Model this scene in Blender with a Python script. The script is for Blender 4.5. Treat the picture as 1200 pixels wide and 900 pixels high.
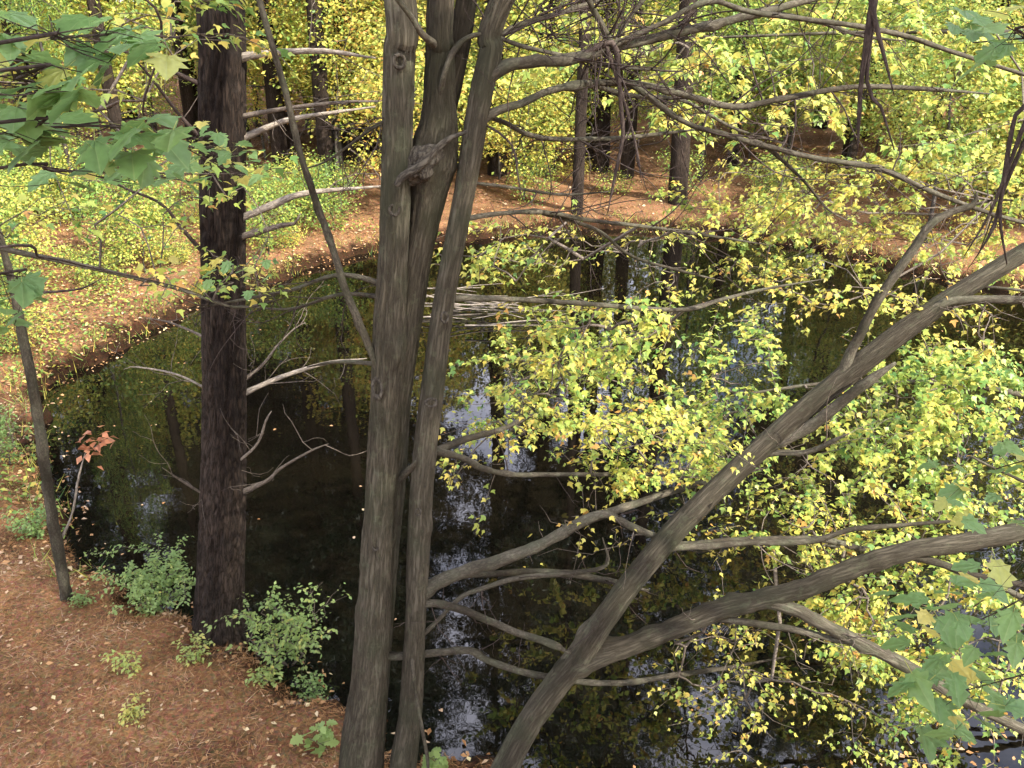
import bpy, math, random
import numpy as np
from mathutils import Vector, noise as mnoise

random.seed(7); RNG = np.random.default_rng(7)
for o in list(bpy.data.objects): bpy.data.objects.remove(o, do_unlink=True)
S = bpy.context.scene
COL = S.collection
R = math.radians

# ------------------------------------------------------------------ camera
HC, PITCH, F = 6.6, R(25.0), 1000.0          # eye height over the water, tilt down, focal length in photo pixels
SP, CP = math.sin(PITCH), math.cos(PITCH)
cd = bpy.data.cameras.new('camera'); cam = bpy.data.objects.new('camera', cd); COL.objects.link(cam)
cam.location = (0, 0, HC); cam.rotation_euler = (R(90) - PITCH, 0, 0)
cd.sensor_width = 36; cd.lens = 36 * F / 1200; cd.clip_start = 0.05; cd.clip_end = 2000
S.camera = cam
# ------------------------------------------------------------------ sky, sun, exposure
SUN_DIR = Vector((0.78, -0.62, 0)).normalized(); SUN_EL = R(43)
W = bpy.data.worlds.new('World'); S.world = W; W.use_nodes = True
nt = W.node_tree; bg = nt.nodes['Background']
sky = nt.nodes.new('ShaderNodeTexSky'); sky.sky_type = 'NISHITA'; sky.sun_disc = False
sky.sun_elevation = SUN_EL; sky.sun_rotation = math.atan2(SUN_DIR.x, SUN_DIR.y)
sky.dust_density = 2.5; sky.air_density = 1.0; sky.ozone_density = 1.5
# broken white cloud over the whole sky
tcw = nt.nodes.new('ShaderNodeTexCoord'); cn = nt.nodes.new('ShaderNodeTexNoise'); cn.inputs['Scale'].default_value = 3.2; cn.inputs['Detail'].default_value = 7; cn.inputs['Roughness'].default_value = .6
cr0 = nt.nodes.new('ShaderNodeValToRGB'); cr0.color_ramp.elements[0].position = .36; cr0.color_ramp.elements[1].position = .60
cmx = nt.nodes.new('ShaderNodeMix'); cmx.data_type = 'RGBA'; cmx.inputs['B'].default_value = (12.8, 12.8, 14.6, 1)
nt.links.new(tcw.outputs['Generated'], cn.inputs['Vector']); nt.links.new(cn.outputs['Fac'], cr0.inputs[0]); nt.links.new(cr0.outputs[0], cmx.inputs['Factor'])
nt.links.new(sky.outputs[0], cmx.inputs['A']); nt.links.new(cmx.outputs['Result'], bg.inputs[0]); bg.inputs[1].default_value = 0.15
sl = bpy.data.lights.new('sun', 'SUN'); sl.energy = 5.0; sl.angle = R(0.6); sl.color = (1, 0.94, 0.82)
sun = bpy.data.objects.new('sun', sl); COL.objects.link(sun)
to_sun = Vector((SUN_DIR.x * math.cos(SUN_EL), SUN_DIR.y * math.cos(SUN_EL), math.sin(SUN_EL)))
sun.rotation_euler = to_sun.to_track_quat('Z', 'Y').to_euler(); sun.location = to_sun * 60
vs = S.view_settings; vs.view_transform = 'Standard'; vs.look = 'None'; vs.gamma = 1; vs.use_curve_mapping = False
vs.exposure = 1.16
S.cycles.use_denoising = True
try: S.cycles.denoiser = 'OPENIMAGEDENOISE'; S.cycles.denoising_prefilter = 'ACCURATE'
except Exception: pass
S.cycles.max_bounces = 4; S.cycles.diffuse_bounces = 2; S.cycles.glossy_bounces = 2; S.cycles.transmission_bounces = 2
S.cycles.use_adaptive_sampling = True; S.cycles.adaptive_threshold = .03
S.cycles.transparent_max_bounces = 4; S.cycles.caustics_reflective = False; S.cycles.caustics_refractive = False
S.cycles.sample_clamp_indirect = 6

# ------------------------------------------------------------------ pixel -> place
def ray(px, py):
    s, t = (px - 600) / F, (450 - py) / F
    return np.array([s, CP + t * SP, -SP + t * CP])
def pt(px, py, Y):                      # the point of that line of sight at ground distance Y
    d = ray(px, py); return np.array([0, 0, HC]) + d * (Y / d[1])
def dep(py, Y):                         # depth along the axis, for widths
    return Y / (CP + (450 - py) / F * SP)
def on_z(px, py, z=0.0):
    d = ray(px, py); return np.array([0, 0, HC]) + d * ((z - HC) / d[2])

# ------------------------------------------------------------------ pond outline and terrain
shore_px = [(545, 906), (495, 893), (450, 868), (400, 838), (352, 806), (312, 780), (262, 756), (215, 728), (160, 706),
            (115, 682), (85, 645), (72, 600), (52, 548), (44, 500), (48, 462), (90, 434), (150, 404), (200, 374), (245, 352),
            (300, 336), (350, 320), (400, 306), (440, 296), (520, 284), (620, 272), (700, 268), (790, 272), (880, 279),
            (960, 292), (1040, 312), (1120, 330), (1200, 342), (1270, 352)]
POND = [tuple(on_z(*p)[:2]) for p in shore_px] + [(13.2, 14.5), (12.0, 11.0), (10.4, 8.4), (7.6, 6.6), (4.4, 5.6), (1.6, 5.25)]
PA = np.array(POND)
def sdist(xy):                          # + on land, - in the pond
    xy = np.asarray(xy, float); a = PA; b = np.roll(PA, -1, 0)
    best = np.full(len(xy), 1e9); inside = np.zeros(len(xy), bool)
    for (ax, ay), (bx, by) in zip(a, b):
        dx, dy = bx - ax, by - ay; L = dx * dx + dy * dy + 1e-12
        t = np.clip(((xy[:, 0] - ax) * dx + (xy[:, 1] - ay) * dy) / L, 0, 1)
        best = np.minimum(best, (xy[:, 0] - ax - t * dx) ** 2 + (xy[:, 1] - ay - t * dy) ** 2)
        c = (ay > xy[:, 1]) != (by > xy[:, 1])
        with np.errstate(divide='ignore', invalid='ignore'):
            inside ^= c & (xy[:, 0] < dx * (xy[:, 1] - ay) / (dy if dy else 1e-9) + ax)
    d = np.sqrt(best); return np.where(inside, -d, d)
def wob(x, y, s, o):
    return np.sin(x * s + o) * np.cos(y * s * 1.13 - o * 1.7) * .5 + np.sin((x * .7 - y * .9) * s * 2.1 + o * 2.3) * .3 + np.sin((x * 1.1 + y * .6) * s * 3.7 - o) * .2
def terr(x, y):
    x = np.atleast_1d(np.asarray(x, float)); y = np.atleast_1d(np.asarray(y, float))
    sd = sdist(np.stack([x, y], 1)); sd = sd + (.30 * wob(x, y, 2.3, 1.0) + .16 * wob(x, y, 6.1, 4.0)) * np.exp(-np.abs(sd) / 1.5)
    o = np.maximum(sd, 0); i = np.maximum(-sd, 0)
    up = .10 + .26 * (1 - np.exp(-o / .35)) + .055 * np.clip(o, 0, 14) + .018 * np.clip(o - 14, 0, 80)
    z = np.where(sd > 0, up, .10 - 1.4 * (1 - np.exp(-i / .45)))
    k = np.clip(o / 2, 0, 1)
    return z + (.10 * wob(x, y, .55, 3.0) + .035 * wob(x, y, 2.1, 5.0)) * k + .012 * wob(x, y, 8, 2) * np.clip(o / .3, 0, 1)
def gz(x, y): return float(terr(x, y)[0])
def on_ground(px, py):                  # where that line of sight meets the terrain
    d = ray(px, py); t = np.linspace(2, 110, 3000)
    x, y, z = d[0] * t, d[1] * t, HC + d[2] * t
    g = np.maximum(terr(x, y), 0); i = int(np.argmax(z <= g)) if (z <= g).any() else len(t) - 1
    return np.array([x[i], y[i], g[i]])

# ------------------------------------------------------------------ materials
def mat(name):
    m = bpy.data.materials.new(name); m.use_nodes = True
    n = m.node_tree; n.nodes.clear(); out = n.nodes.new('ShaderNodeOutputMaterial')
    return m, n, out
def N(n, t, **k):
    x = n.nodes.new(t)
    for a, v in k.items():
        if a.startswith('i_'):
            kk = a[2:].replace('_', ' '); x.inputs[int(kk) if kk.isdigit() else kk].default_value = v
        else: setattr(x, a, v)
    return x
def ramp(n, stops):
    r = n.nodes.new('ShaderNodeValToRGB'); e = r.color_ramp.elements
    while len(e) > 1: e.remove(e[-1])
    e[0].position = stops[0][0]; e[0].color = (*stops[0][1], 1)
    for p, c in stops[1:]:
        q = e.new(p); q.color = (*c, 1)
    return r
def bark_mat(name, stops, scale, zs, bump, blot=None, dist=.006, rough=.9):
    m, n, out = mat(name); L = n.links.new
    at = N(n, 'ShaderNodeAttribute', attribute_name='bk')
    oi = N(n, 'ShaderNodeObjectInfo'); ad = N(n, 'ShaderNodeVectorMath', operation='ADD'); L(at.outputs['Vector'], ad.inputs[0]); L(oi.outputs['Random'], ad.inputs[1])
    mp = N(n, 'ShaderNodeMapping'); mp.inputs['Scale'].default_value = (1, 1, zs); L(ad.outputs[0], mp.inputs[0])
    n1 = N(n, 'ShaderNodeTexNoise', i_Scale=scale, i_Detail=6, i_Roughness=.65); L(mp.outputs[0], n1.inputs['Vector'])
    v1 = N(n, 'ShaderNodeTexVoronoi', feature='DISTANCE_TO_EDGE', i_Scale=scale * .75)
    wv = N(n, 'ShaderNodeVectorMath', operation='MULTIPLY_ADD'); wv.inputs[1].default_value = (.06, .06, .06); L(n1.outputs['Color'], wv.inputs[0]); L(mp.outputs[0], wv.inputs[2])
    L(wv.outputs[0], v1.inputs['Vector'])
    mr = N(n, 'ShaderNodeMapRange'); mr.inputs['From Max'].default_value = .25; L(v1.outputs['Distance'], mr.inputs[0])
    mx = N(n, 'ShaderNodeMath', operation='MULTIPLY_ADD'); mx.inputs[1].default_value = .45; L(mr.outputs[0], mx.inputs[0])
    mul = N(n, 'ShaderNodeMath', operation='MULTIPLY'); mul.inputs[1].default_value = .62; L(n1.outputs['Fac'], mul.inputs[0]); L(mul.outputs[0], mx.inputs[2])
    cr = ramp(n, stops); L(mx.outputs[0], cr.inputs[0]); col = cr.outputs[0]
    if blot:
        n2 = N(n, 'ShaderNodeTexNoise', i_Scale=blot[1], i_Detail=4); L(ad.outputs[0], n2.inputs['Vector'])
        r2 = ramp(n, [(.48, (0, 0, 0)), (.68, (1, 1, 1))]); L(n2.outputs['Fac'], r2.inputs[0])
        f2 = N(n, 'ShaderNodeMath', operation='MULTIPLY'); f2.inputs[1].default_value = blot[2]; L(r2.outputs[0], f2.inputs[0])
        mm = N(n, 'ShaderNodeMix', data_type='RGBA'); L(f2.outputs[0], mm.inputs['Factor']); L(col, mm.inputs['A']); mm.inputs['B'].default_value = (*blot[0], 1); col = mm.outputs['Result']
        n3 = N(n, 'ShaderNodeTexNoise', i_Scale=blot[1] * 4.5, i_Detail=5, i_Roughness=.7); L(ad.outputs[0], n3.inputs['Vector'])
        r3 = ramp(n, [(.56, (0, 0, 0)), (.64, (1, 1, 1))]); L(n3.outputs['Fac'], r3.inputs[0]); f3 = N(n, 'ShaderNodeMath', operation='MULTIPLY'); f3.inputs[1].default_value = .45; L(r3.outputs[0], f3.inputs[0])
        m3 = N(n, 'ShaderNodeMix', data_type='RGBA'); L(f3.outputs[0], m3.inputs['Factor']); L(col, m3.inputs['A']); m3.inputs['B'].default_value = (*[c * 1.9 + .02 for c in blot[0]], 1); col = m3.outputs['Result']
        n4 = N(n, 'ShaderNodeTexNoise', i_Scale=blot[1] * .8, i_Detail=3); L(mp.outputs[0], n4.inputs['Vector'])
        r4 = ramp(n, [(.40, (.45, .42, .40)), (.58, (1, 1, 1))]); L(n4.outputs['Fac'], r4.inputs[0])
        m4 = N(n, 'ShaderNodeMix', data_type='RGBA', blend_type='MULTIPLY'); m4.inputs['Factor'].default_value = 1; L(col, m4.inputs['A']); L(r4.outputs[0], m4.inputs['B']); col = m4.outputs['Result']
    p = N(n, 'ShaderNodeBsdfPrincipled', i_Roughness=rough); p.inputs['Specular IOR Level'].default_value = .2
    L(col, p.inputs['Base Color'])
    b = N(n, 'ShaderNodeBump', i_Strength=bump, i_Distance=dist); L(mx.outputs[0], b.inputs['Height']); L(b.outputs[0], p.inputs['Normal'])
    L(p.outputs[0], out.inputs[0]); return m
M = {}
M['pine_bark'] = bark_mat('pine_bark', [(.15, (.008, .0055, .004)), (.42, (.028, .019, .0135)), (.75, (.066, .047, .035))], 46, .17, 1.0, ((.020, .016, .013), 3.5, .3), .014)
M['maple_bark'] = bark_mat('maple_bark', [(.15, (.030, .025, .017)), (.40, (.078, .067, .046)), (.8, (.130, .113, .082))], 52, .09, .9, ((.062, .068, .038), 3.0, .6), .012)
M['smooth_bark'] = bark_mat('smooth_bark', [(.1, (.028, .023, .017)), (.45, (.066, .056, .040)), (.8, (.112, .097, .072))], 60, .35, .4, ((.070, .075, .045), 7.0, .5), .003)
M['grey_bark'] = bark_mat('grey_bark', [(.1, (.030, .025, .022)), (.45, (.080, .068, .060)), (.8, (.15, .13, .118))], 14, .2, .7, ((.13, .14, .10), 2.0, .4), .02)
M['twig_bark'] = bark_mat('twig_bark', [(.1, (.05, .04, .033)), (.5, (.115, .092, .072)), (.8, (.19, .155, .125))], 60, .4, .2)
M['dead_bark'] = bark_mat('dead_bark', [(.1, (.09, .075, .06)), (.5, (.21, .175, .14)), (.8, (.34, .29, .235))], 50, .3, .3)
M['burl_bark'] = bark_mat('burl_bark', [(.15, (.020, .016, .012)), (.42, (.052, .043, .033)), (.8, (.10, .086, .066))], 40, .5, .9, None, .012)
M['dark_twig'] = bark_mat('dark_twig', [(.1, (.02, .014, .012)), (.5, (.045, .032, .027)), (.8, (.08, .06, .05))], 60, .4, .2)

def leaf_mat(name, stops, trans=.42, jitter=0.0, spec=.45, rough=.42):
    m, n, out = mat(name); L = n.links.new
    at = N(n, 'ShaderNodeAttribute', attribute_name='tint'); src = at.outputs['Fac']
    if jitter:
        oi = N(n, 'ShaderNodeObjectInfo')
        ma = N(n, 'ShaderNodeMath', operation='MULTIPLY_ADD'); ma.inputs[1].default_value = jitter; L(oi.outputs['Random'], ma.inputs[0])
        sb = N(n, 'ShaderNodeMath', operation='SUBTRACT'); sb.inputs[1].default_value = jitter / 2; L(src, sb.inputs[0]); L(sb.outputs[0], ma.inputs[2]); src = ma.outputs[0]
    cr = ramp(n, stops); L(src, cr.inputs[0])
    p = N(n, 'ShaderNodeBsdfPrincipled', i_Roughness=rough); p.inputs['Specular IOR Level'].default_value = spec; L(cr.outputs[0], p.inputs['Base Color'])
    t = N(n, 'ShaderNodeBsdfTranslucent'); g = N(n, 'ShaderNodeGamma'); g.inputs['Gamma'].default_value = .85; L(cr.outputs[0], g.inputs[0]); L(g.outputs[0], t.inputs[0])
    mx = N(n, 'ShaderNodeMixShader'); mx.inputs[0].default_value = trans; L(p.outputs[0], mx.inputs[1]); L(t.outputs[0], mx.inputs[2])
    L(mx.outputs[0], out.inputs[0]); return m
AUT = [(0, (.07, .17, .05)), (.30, (.15, .28, .06)), (.55, (.38, .46, .09)), (.75, (.63, .57, .12)), (.93, (.72, .54, .11)), (1, (.62, .33, .09))]
M['autumn_leaf'] = leaf_mat('autumn_leaf', AUT, .42, 0)
M['autumn_leaf_far'] = leaf_mat('autumn_leaf_far', AUT, .40, .30)
M['green_leaf'] = leaf_mat('green_leaf', [(0, (.14, .25, .07)), (.5, (.27, .39, .13)), (.8, (.38, .48, .14)), (1, (.64, .57, .16))], .5)
M['litter'] = leaf_mat('litter', [(0, (.085, .036, .013)), (.35, (.24, .118, .046)), (.65, (.41, .23, .105)), (.88, (.54, .39, .26)), (1, (.64, .52, .28))], .08, 0, .15, .7)
M['pine_needle'] = leaf_mat('pine_needle', [(0, (.022, .050, .022)), (1, (.060, .095, .040))], .2, .2)
M['rust_leaf'] = leaf_mat('rust_leaf', [(0, (.30, .11, .055)), (1, (.48, .22, .12))], .35)

def broad_mat():
    m, n, out = mat('broad_leaf'); L = n.links.new
    at = N(n, 'ShaderNodeAttribute', attribute_name='tint'); bk = N(n, 'ShaderNodeAttribute', attribute_name='bk'); sx = N(n, 'ShaderNodeSeparateXYZ'); L(bk.outputs['Vector'], sx.inputs[0])
    cr = ramp(n, [(0, (.15, .27, .10)), (.5, (.21, .36, .12)), (.8, (.36, .48, .13)), (1, (.64, .57, .15))]); L(at.outputs['Fac'], cr.inputs[0])
    an = N(n, 'ShaderNodeMath', operation='ARCTAN2'); L(sx.outputs[1], an.inputs[0]); L(sx.outputs[0], an.inputs[1])
    mu = N(n, 'ShaderNodeMath', operation='MULTIPLY'); mu.inputs[1].default_value = 5.1; L(an.outputs[0], mu.inputs[0])
    si = N(n, 'ShaderNodeMath', operation='SINE'); L(mu.outputs[0], si.inputs[0]); ab = N(n, 'ShaderNodeMath', operation='ABSOLUTE'); L(si.outputs[0], ab.inputs[0])
    vr = ramp(n, [(0, (1, 1, 1)), (.16, (0, 0, 0))]); L(ab.outputs[0], vr.inputs[0]); vf = N(n, 'ShaderNodeMath', operation='MULTIPLY'); vf.inputs[1].default_value = .35; L(vr.outputs[0], vf.inputs[0])
    nn = N(n, 'ShaderNodeTexNoise', i_Scale=5, i_Detail=4); L(bk.outputs['Vector'], nn.inputs['Vector']); hv = N(n, 'ShaderNodeMapRange'); hv.inputs['To Min'].default_value = .7; hv.inputs['To Max'].default_value = 1.25; L(nn.outputs['Fac'], hv.inputs[0])
    hs = N(n, 'ShaderNodeHueSaturation'); L(cr.outputs[0], hs.inputs['Color']); L(hv.outputs[0], hs.inputs['Value'])
    mx = N(n, 'ShaderNodeMix', data_type='RGBA'); L(vf.outputs[0], mx.inputs['Factor']); L(hs.outputs[0], mx.inputs['A']); mx.inputs['B'].default_value = (.42, .50, .22, 1)
    p = N(n, 'ShaderNodeBsdfPrincipled', i_Roughness=.4); p.inputs['Specular IOR Level'].default_value = .5; L(mx.outputs['Result'], p.inputs['Base Color'])
    bp = N(n, 'ShaderNodeBump', i_Strength=.5, i_Distance=.01); L(ab.outputs[0], bp.inputs['Height']); L(bp.outputs[0], p.inputs['Normal'])
    t = N(n, 'ShaderNodeBsdfTranslucent'); L(mx.outputs['Result'], t.inputs[0]); ms = N(n, 'ShaderNodeMixShader'); ms.inputs[0].default_value = .5; L(p.outputs[0], ms.inputs[1]); L(t.outputs[0], ms.inputs[2]); L(ms.outputs[0], out.inputs[0]); return m
M['broad_leaf'] = broad_mat()
def ground_mat():
    m, n, out = mat('forest_floor'); L = n.links.new
    tc = N(n, 'ShaderNodeTexCoord')
    a = N(n, 'ShaderNodeTexNoise', i_Scale=1.4, i_Detail=7); L(tc.outputs['Object'], a.inputs['Vector'])
    b = N(n, 'ShaderNodeTexNoise', i_Scale=22, i_Detail=8, i_Roughness=.75); L(tc.outputs['Object'], b.inputs['Vector'])
    v = N(n, 'ShaderNodeTexVoronoi', i_Scale=34); L(tc.outputs['Object'], v.inputs['Vector'])
    c1 = ramp(n, [(.28, (.075, .035, .014)), (.5, (.21, .105, .045)), (.68, (.36, .20, .095)), (.85, (.50, .33, .18))]); L(b.outputs['Fac'], c1.inputs[0])
    mv = N(n, 'ShaderNodeMix', data_type='RGBA', blend_type='OVERLAY'); mv.inputs['Factor'].default_value = .30; L(c1.outputs[0], mv.inputs['A']); L(v.outputs['Color'], mv.inputs['B'])
    hs = N(n, 'ShaderNodeHueSaturation', i_Saturation=.9); L(mv.outputs['Result'], hs.inputs['Color'])
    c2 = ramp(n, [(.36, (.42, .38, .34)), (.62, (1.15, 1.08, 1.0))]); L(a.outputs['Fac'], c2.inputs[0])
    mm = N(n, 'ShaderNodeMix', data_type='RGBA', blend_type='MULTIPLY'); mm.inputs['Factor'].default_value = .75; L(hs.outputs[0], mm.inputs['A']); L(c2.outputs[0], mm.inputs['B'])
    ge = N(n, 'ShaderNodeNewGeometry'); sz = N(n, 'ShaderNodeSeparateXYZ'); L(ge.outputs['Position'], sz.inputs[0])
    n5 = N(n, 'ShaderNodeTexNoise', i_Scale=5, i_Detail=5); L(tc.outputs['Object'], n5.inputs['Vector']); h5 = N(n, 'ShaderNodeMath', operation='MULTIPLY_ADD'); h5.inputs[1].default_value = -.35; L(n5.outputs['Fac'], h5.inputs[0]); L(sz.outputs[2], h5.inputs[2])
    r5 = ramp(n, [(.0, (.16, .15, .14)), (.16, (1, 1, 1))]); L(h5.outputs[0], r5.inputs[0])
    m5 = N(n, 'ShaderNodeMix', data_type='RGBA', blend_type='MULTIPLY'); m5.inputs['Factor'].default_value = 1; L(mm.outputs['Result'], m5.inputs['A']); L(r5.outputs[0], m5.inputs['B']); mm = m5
    p = N(n, 'ShaderNodeBsdfPrincipled', i_Roughness=.95); p.inputs['Specular IOR Level'].default_value = .1; L(mm.outputs['Result'], p.inputs['Base Color'])
    bp = N(n, 'ShaderNodeBump', i_Strength=.8, i_Distance=.03); L(b.outputs['Fac'], bp.inputs['Height']); L(bp.outputs[0], p.inputs['Normal'])
    L(p.outputs[0], out.inputs[0]); return m
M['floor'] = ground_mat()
def water_mat():
    m, n, out = mat('pond_water'); L = n.links.new
    tc = N(n, 'ShaderNodeTexCoord')
    w = N(n, 'ShaderNodeTexNoise', i_Scale=2.2, i_Detail=3); L(tc.outputs['Object'], w.inputs['Vector'])
    bp = N(n, 'ShaderNodeBump', i_Strength=.03, i_Distance=.05); L(w.outputs['Fac'], bp.inputs['Height'])
    d = N(n, 'ShaderNodeBsdfDiffuse'); 
    s = N(n, 'ShaderNodeTexNoise', i_Scale=.35, i_Detail=4); L(tc.outputs['Object'], s.inputs['Vector'])
    c = ramp(n, [(.35, (.0025, .002, .0015)), (.7, (.007, .0055, .003))]); L(s.outputs['Fac'], c.inputs[0]); L(c.outputs[0], d.inputs[0])
    g = N(n, 'ShaderNodeBsdfGlossy', i_Roughness=.012); g.inputs[0].default_value = (.96, .96, 1, 1); L(bp.outputs[0], g.inputs['Normal'])
    f = N(n, 'ShaderNodeFresnel', i_IOR=1.58); L(bp.outputs[0], f.inputs['Normal'])
    mx = N(n, 'ShaderNodeMixShader'); L(f.outputs[0], mx.inputs[0]); L(d.outputs[0], mx.inputs[1]); L(g.outputs[0], mx.inputs[2])
    L(mx.outputs[0], out.inputs[0]); return m
M['water'] = water_mat()

# ------------------------------------------------------------------ mesh helpers
class MB:
    def __init__(s): s.v = []; s.t = []; s.bk = []; s.tint = []; s.n = 0
    def add(s, v, t, bk=None, tint=None):
        v = np.asarray(v, np.float32); k = len(v); s.v.append(v); s.t.append(np.asarray(t, np.int32) + s.n); s.n += k
        s.bk.append(np.asarray(bk, np.float32) if bk is not None else v); s.tint.append(np.asarray(tint, np.float32) if tint is not None else np.zeros(k, np.float32))
    def mesh(s, name, material, smooth=True):
        me = bpy.data.meshes.new(name)
        if s.n:
            v = np.concatenate(s.v); t = np.concatenate(s.t)
            me.vertices.add(len(v)); me.vertices.foreach_set('co', v.ravel())
            me.loops.add(t.size); me.loops.foreach_set('vertex_index', t.ravel())
            me.polygons.add(len(t)); me.polygons.foreach_set('loop_start', np.arange(0, t.size, 3, dtype=np.int32))
            try: me.polygons.foreach_set('loop_total', np.full(len(t), 3, np.int32))
            except Exception: pass
            me.polygons.foreach_set('use_smooth', np.full(len(t), smooth, bool))
            a = me.attributes.new('bk', 'FLOAT_VECTOR', 'POINT'); a.data.foreach_set('vector', np.concatenate(s.bk).ravel())
            a = me.attributes.new('tint', 'FLOAT', 'POINT'); a.data.foreach_set('value', np.concatenate(s.tint))
            me.update(); me.validate()
        me.materials.append(M[material]); return me
def link(name, data, parent=None, loc=None):
    o = bpy.data.objects.new(name, data); COL.objects.link(o)
    if parent is not None: o.parent = parent
    if loc is not None: o.location = loc
    return o
def tag(o, label=None, cat=None, group=None, kind=None):
    if label: o['label'] = label
    if cat: o['category'] = cat
    if group: o['group'] = group
    if kind: o['kind'] = kind
    return o
def thing(name, loc, label, cat, group=None):
    return tag(link(name, None, None, loc), label, cat, group)
def part(name, mb, material, parent, kind=None, smooth=True):       # world-space mesh hung under its thing
    o = link(name, mb.mesh(name, material, smooth), parent)
    p = parent; off = Vector((0, 0, 0))
    while p is not None: off += p.location; p = p.parent
    o.location = -off
    if kind: o['kind'] = kind
    return o

def spline(P, Rr, step):
    P = np.asarray(P, float); Rr = np.asarray(Rr, float)
    if len(P) == 2: P = np.array([P[0], P.mean(0), P[1]]); Rr = np.array([Rr[0], Rr.mean(), Rr[1]])
    E = np.vstack([2 * P[0] - P[1], P, 2 * P[-1] - P[-2]]); out = []; ro = []
    for i in range(len(P) - 1):
        p0, p1, p2, p3 = E[i:i + 4]; k = max(1, int(np.linalg.norm(p2 - p1) / step))
        for t in np.arange(k) / k:
            out.append(.5 * (2 * p1 + (p2 - p0) * t + (2 * p0 - 5 * p1 + 4 * p2 - p3) * t * t + (3 * p1 - p0 - 3 * p2 + p3) * t ** 3))
            ro.append(Rr[i] * (1 - t) + Rr[i + 1] * t)
    out.append(P[-1]); ro.append(Rr[-1]); return np.array(out), np.array(ro)
def tube(mb, P, Rr, seg=8, step=.05, disp=None, knots=()):
    Q, r = spline(P, Rr, step); n = len(Q)
    T = np.gradient(Q, axis=0); T /= np.linalg.norm(T, axis=1)[:, None] + 1e-9
    u = np.cross(T[0], [0.31, .17, .93] if abs(T[0][2]) < .9 else [1, 0, 0]); u /= np.linalg.norm(u)
    ang = np.arange(seg) / seg * 2 * math.pi; V = np.zeros((n, seg, 3)); BK = np.zeros((n, seg, 3)); ln = 0; off = random.random() * 50
    for i in range(n):
        if i: ln += np.linalg.norm(Q[i] - Q[i - 1])
        u = u - T[i] * np.dot(u, T[i]); u /= np.linalg.norm(u) + 1e-9; w = np.cross(T[i], u)
        rr = np.full(seg, r[i])
        if disp:
            for j in range(seg):
                rr[j] += disp(ang[j], ln + off, r[i])
        for (kl, ka, kr, ks) in knots:
            g = math.exp(-((ln - kl) / ks) ** 2)
            if g > .02: rr += kr * g * np.exp(-(((ang - ka + math.pi) % (2 * math.pi) - math.pi) / .8) ** 2)
        V[i] = Q[i] + np.outer(np.cos(ang) * rr, u) + np.outer(np.sin(ang) * rr, w)
        BK[i, :, 0] = np.cos(ang) * r[i] + off; BK[i, :, 1] = np.sin(ang) * r[i]; BK[i, :, 2] = ln + off
    I = np.arange(n * seg).reshape(n, seg); a = I[:-1]; b = I[1:]; a2 = np.roll(a, -1, 1); b2 = np.roll(b, -1, 1)
    t = np.concatenate([np.stack([a, a2, b2], -1).reshape(-1, 3), np.stack([a, b2, b], -1).reshape(-1, 3)])
    V = V.reshape(-1, 3); BK = BK.reshape(-1, 3)
    c0 = n * seg; V = np.vstack([V, Q[0], Q[-1]]); BK = np.vstack([BK, BK[0], BK[-1]])
    caps = [(c0, I[0][(j + 1) % seg], I[0][j]) for j in range(seg)] + [(c0 + 1, I[-1][j], I[-1][(j + 1) % seg]) for j in range(seg)]
    mb.add(V, np.vstack([t, caps]), BK); return Q
def nz(x, y, z): return mnoise.noise(Vector((x, y, z)))
def pine_disp(a, l, r):
    ca, sa = math.cos(a), math.sin(a)
    w = nz(ca * 2, sa * 2, l * 1.5) * .8
    e = abs(nz(ca * 5.5 + w, sa * 5.5 + w, l * 2.2)); f = nz(ca * 12, sa * 12, l * 9)
    return (-.030 * max(0, .22 - e) / .22 + .004 * f + .012 * nz(ca, sa, l * .8)) * min(1.3, r / .18)
def maple_disp(a, l, r):
    ca, sa = math.cos(a), math.sin(a)
    w = nz(ca * 2, sa * 2, l * 2.5) * .7; e = abs(nz(ca * 6.5 + w, sa * 6.5 + w, l * 2.4))
    return r * (.10 * nz(ca * .9, sa * .9, l * 1.6) + .045 * nz(ca * 3, sa * 3, l * 1.1) + .022 * nz(ca * 9, sa * 9, l * 4)) - min(.011, r * .1) * max(0, .2 - e) / .2 + .003 * nz(ca * 3, sa * 3, l * 22)
def limb_disp(a, l, r):
    return r * (.17 * nz(math.cos(a), math.sin(a), l * 7) + .10 * nz(math.cos(a) * 2, math.sin(a) * 2, l * 19) + .22 * max(0, nz(0, 3, l * 4.5)) ** 2 * 3)

# leaf templates: x along the blade, y across, z up
def fan(outline, c, zf):
    v = [(c[0], 0, zf(c[0], 0))] + [(x, y, zf(x, y)) for x, y in outline]; k = len(outline)
    return np.array(v), np.array([(0, 1 + i, 1 + (i + 1) % k) for i in range(k)])
_z = lambda x, y: .30 * abs(y) - .22 * x * x - .5 * y * y
half = [(0.0, 0), (-.06, .20), (.12, .24), (.16, .50), (.34, .40), (.40, .30), (.58, .50), (.66, .26), (.78, .28), (1.0, 0)]
LEAF_MAPLE = fan(half + [(x, -y) for x, y in half[-2:0:-1]], (.34, 0), _z)
h3 = [(0, 0), (.10, .26), (.40, .46), (.46, .22), (1, 0)]
LEAF_MID = fan(h3 + [(x, -y) for x, y in h3[-2:0:-1]], (.32, 0), _z)
LEAF_OVAL = (np.array([(0, 0, 0), (.42, .30, .06), (1, 0, -.14), (.42, -.30, .06), (.45, 0, -.03)]), np.array([(0, 4, 1), (4, 2, 1), (0, 3, 4), (3, 2, 4)]))
LEAF_FAR = (np.array([(0, 0, 0), (.45, .36, .06), (1, 0, -.12), (.45, -.36, .06)]), np.array([(0, 2, 1), (0, 3, 2)]))
BLADE = (np.array([(0, -.5, 0), (0, .5, 0), (1, 0, 0)]), np.array([(0, 2, 1)]))
def unit(a): return a / (np.linalg.norm(a, axis=-1, keepdims=True) + 1e-9)
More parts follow.
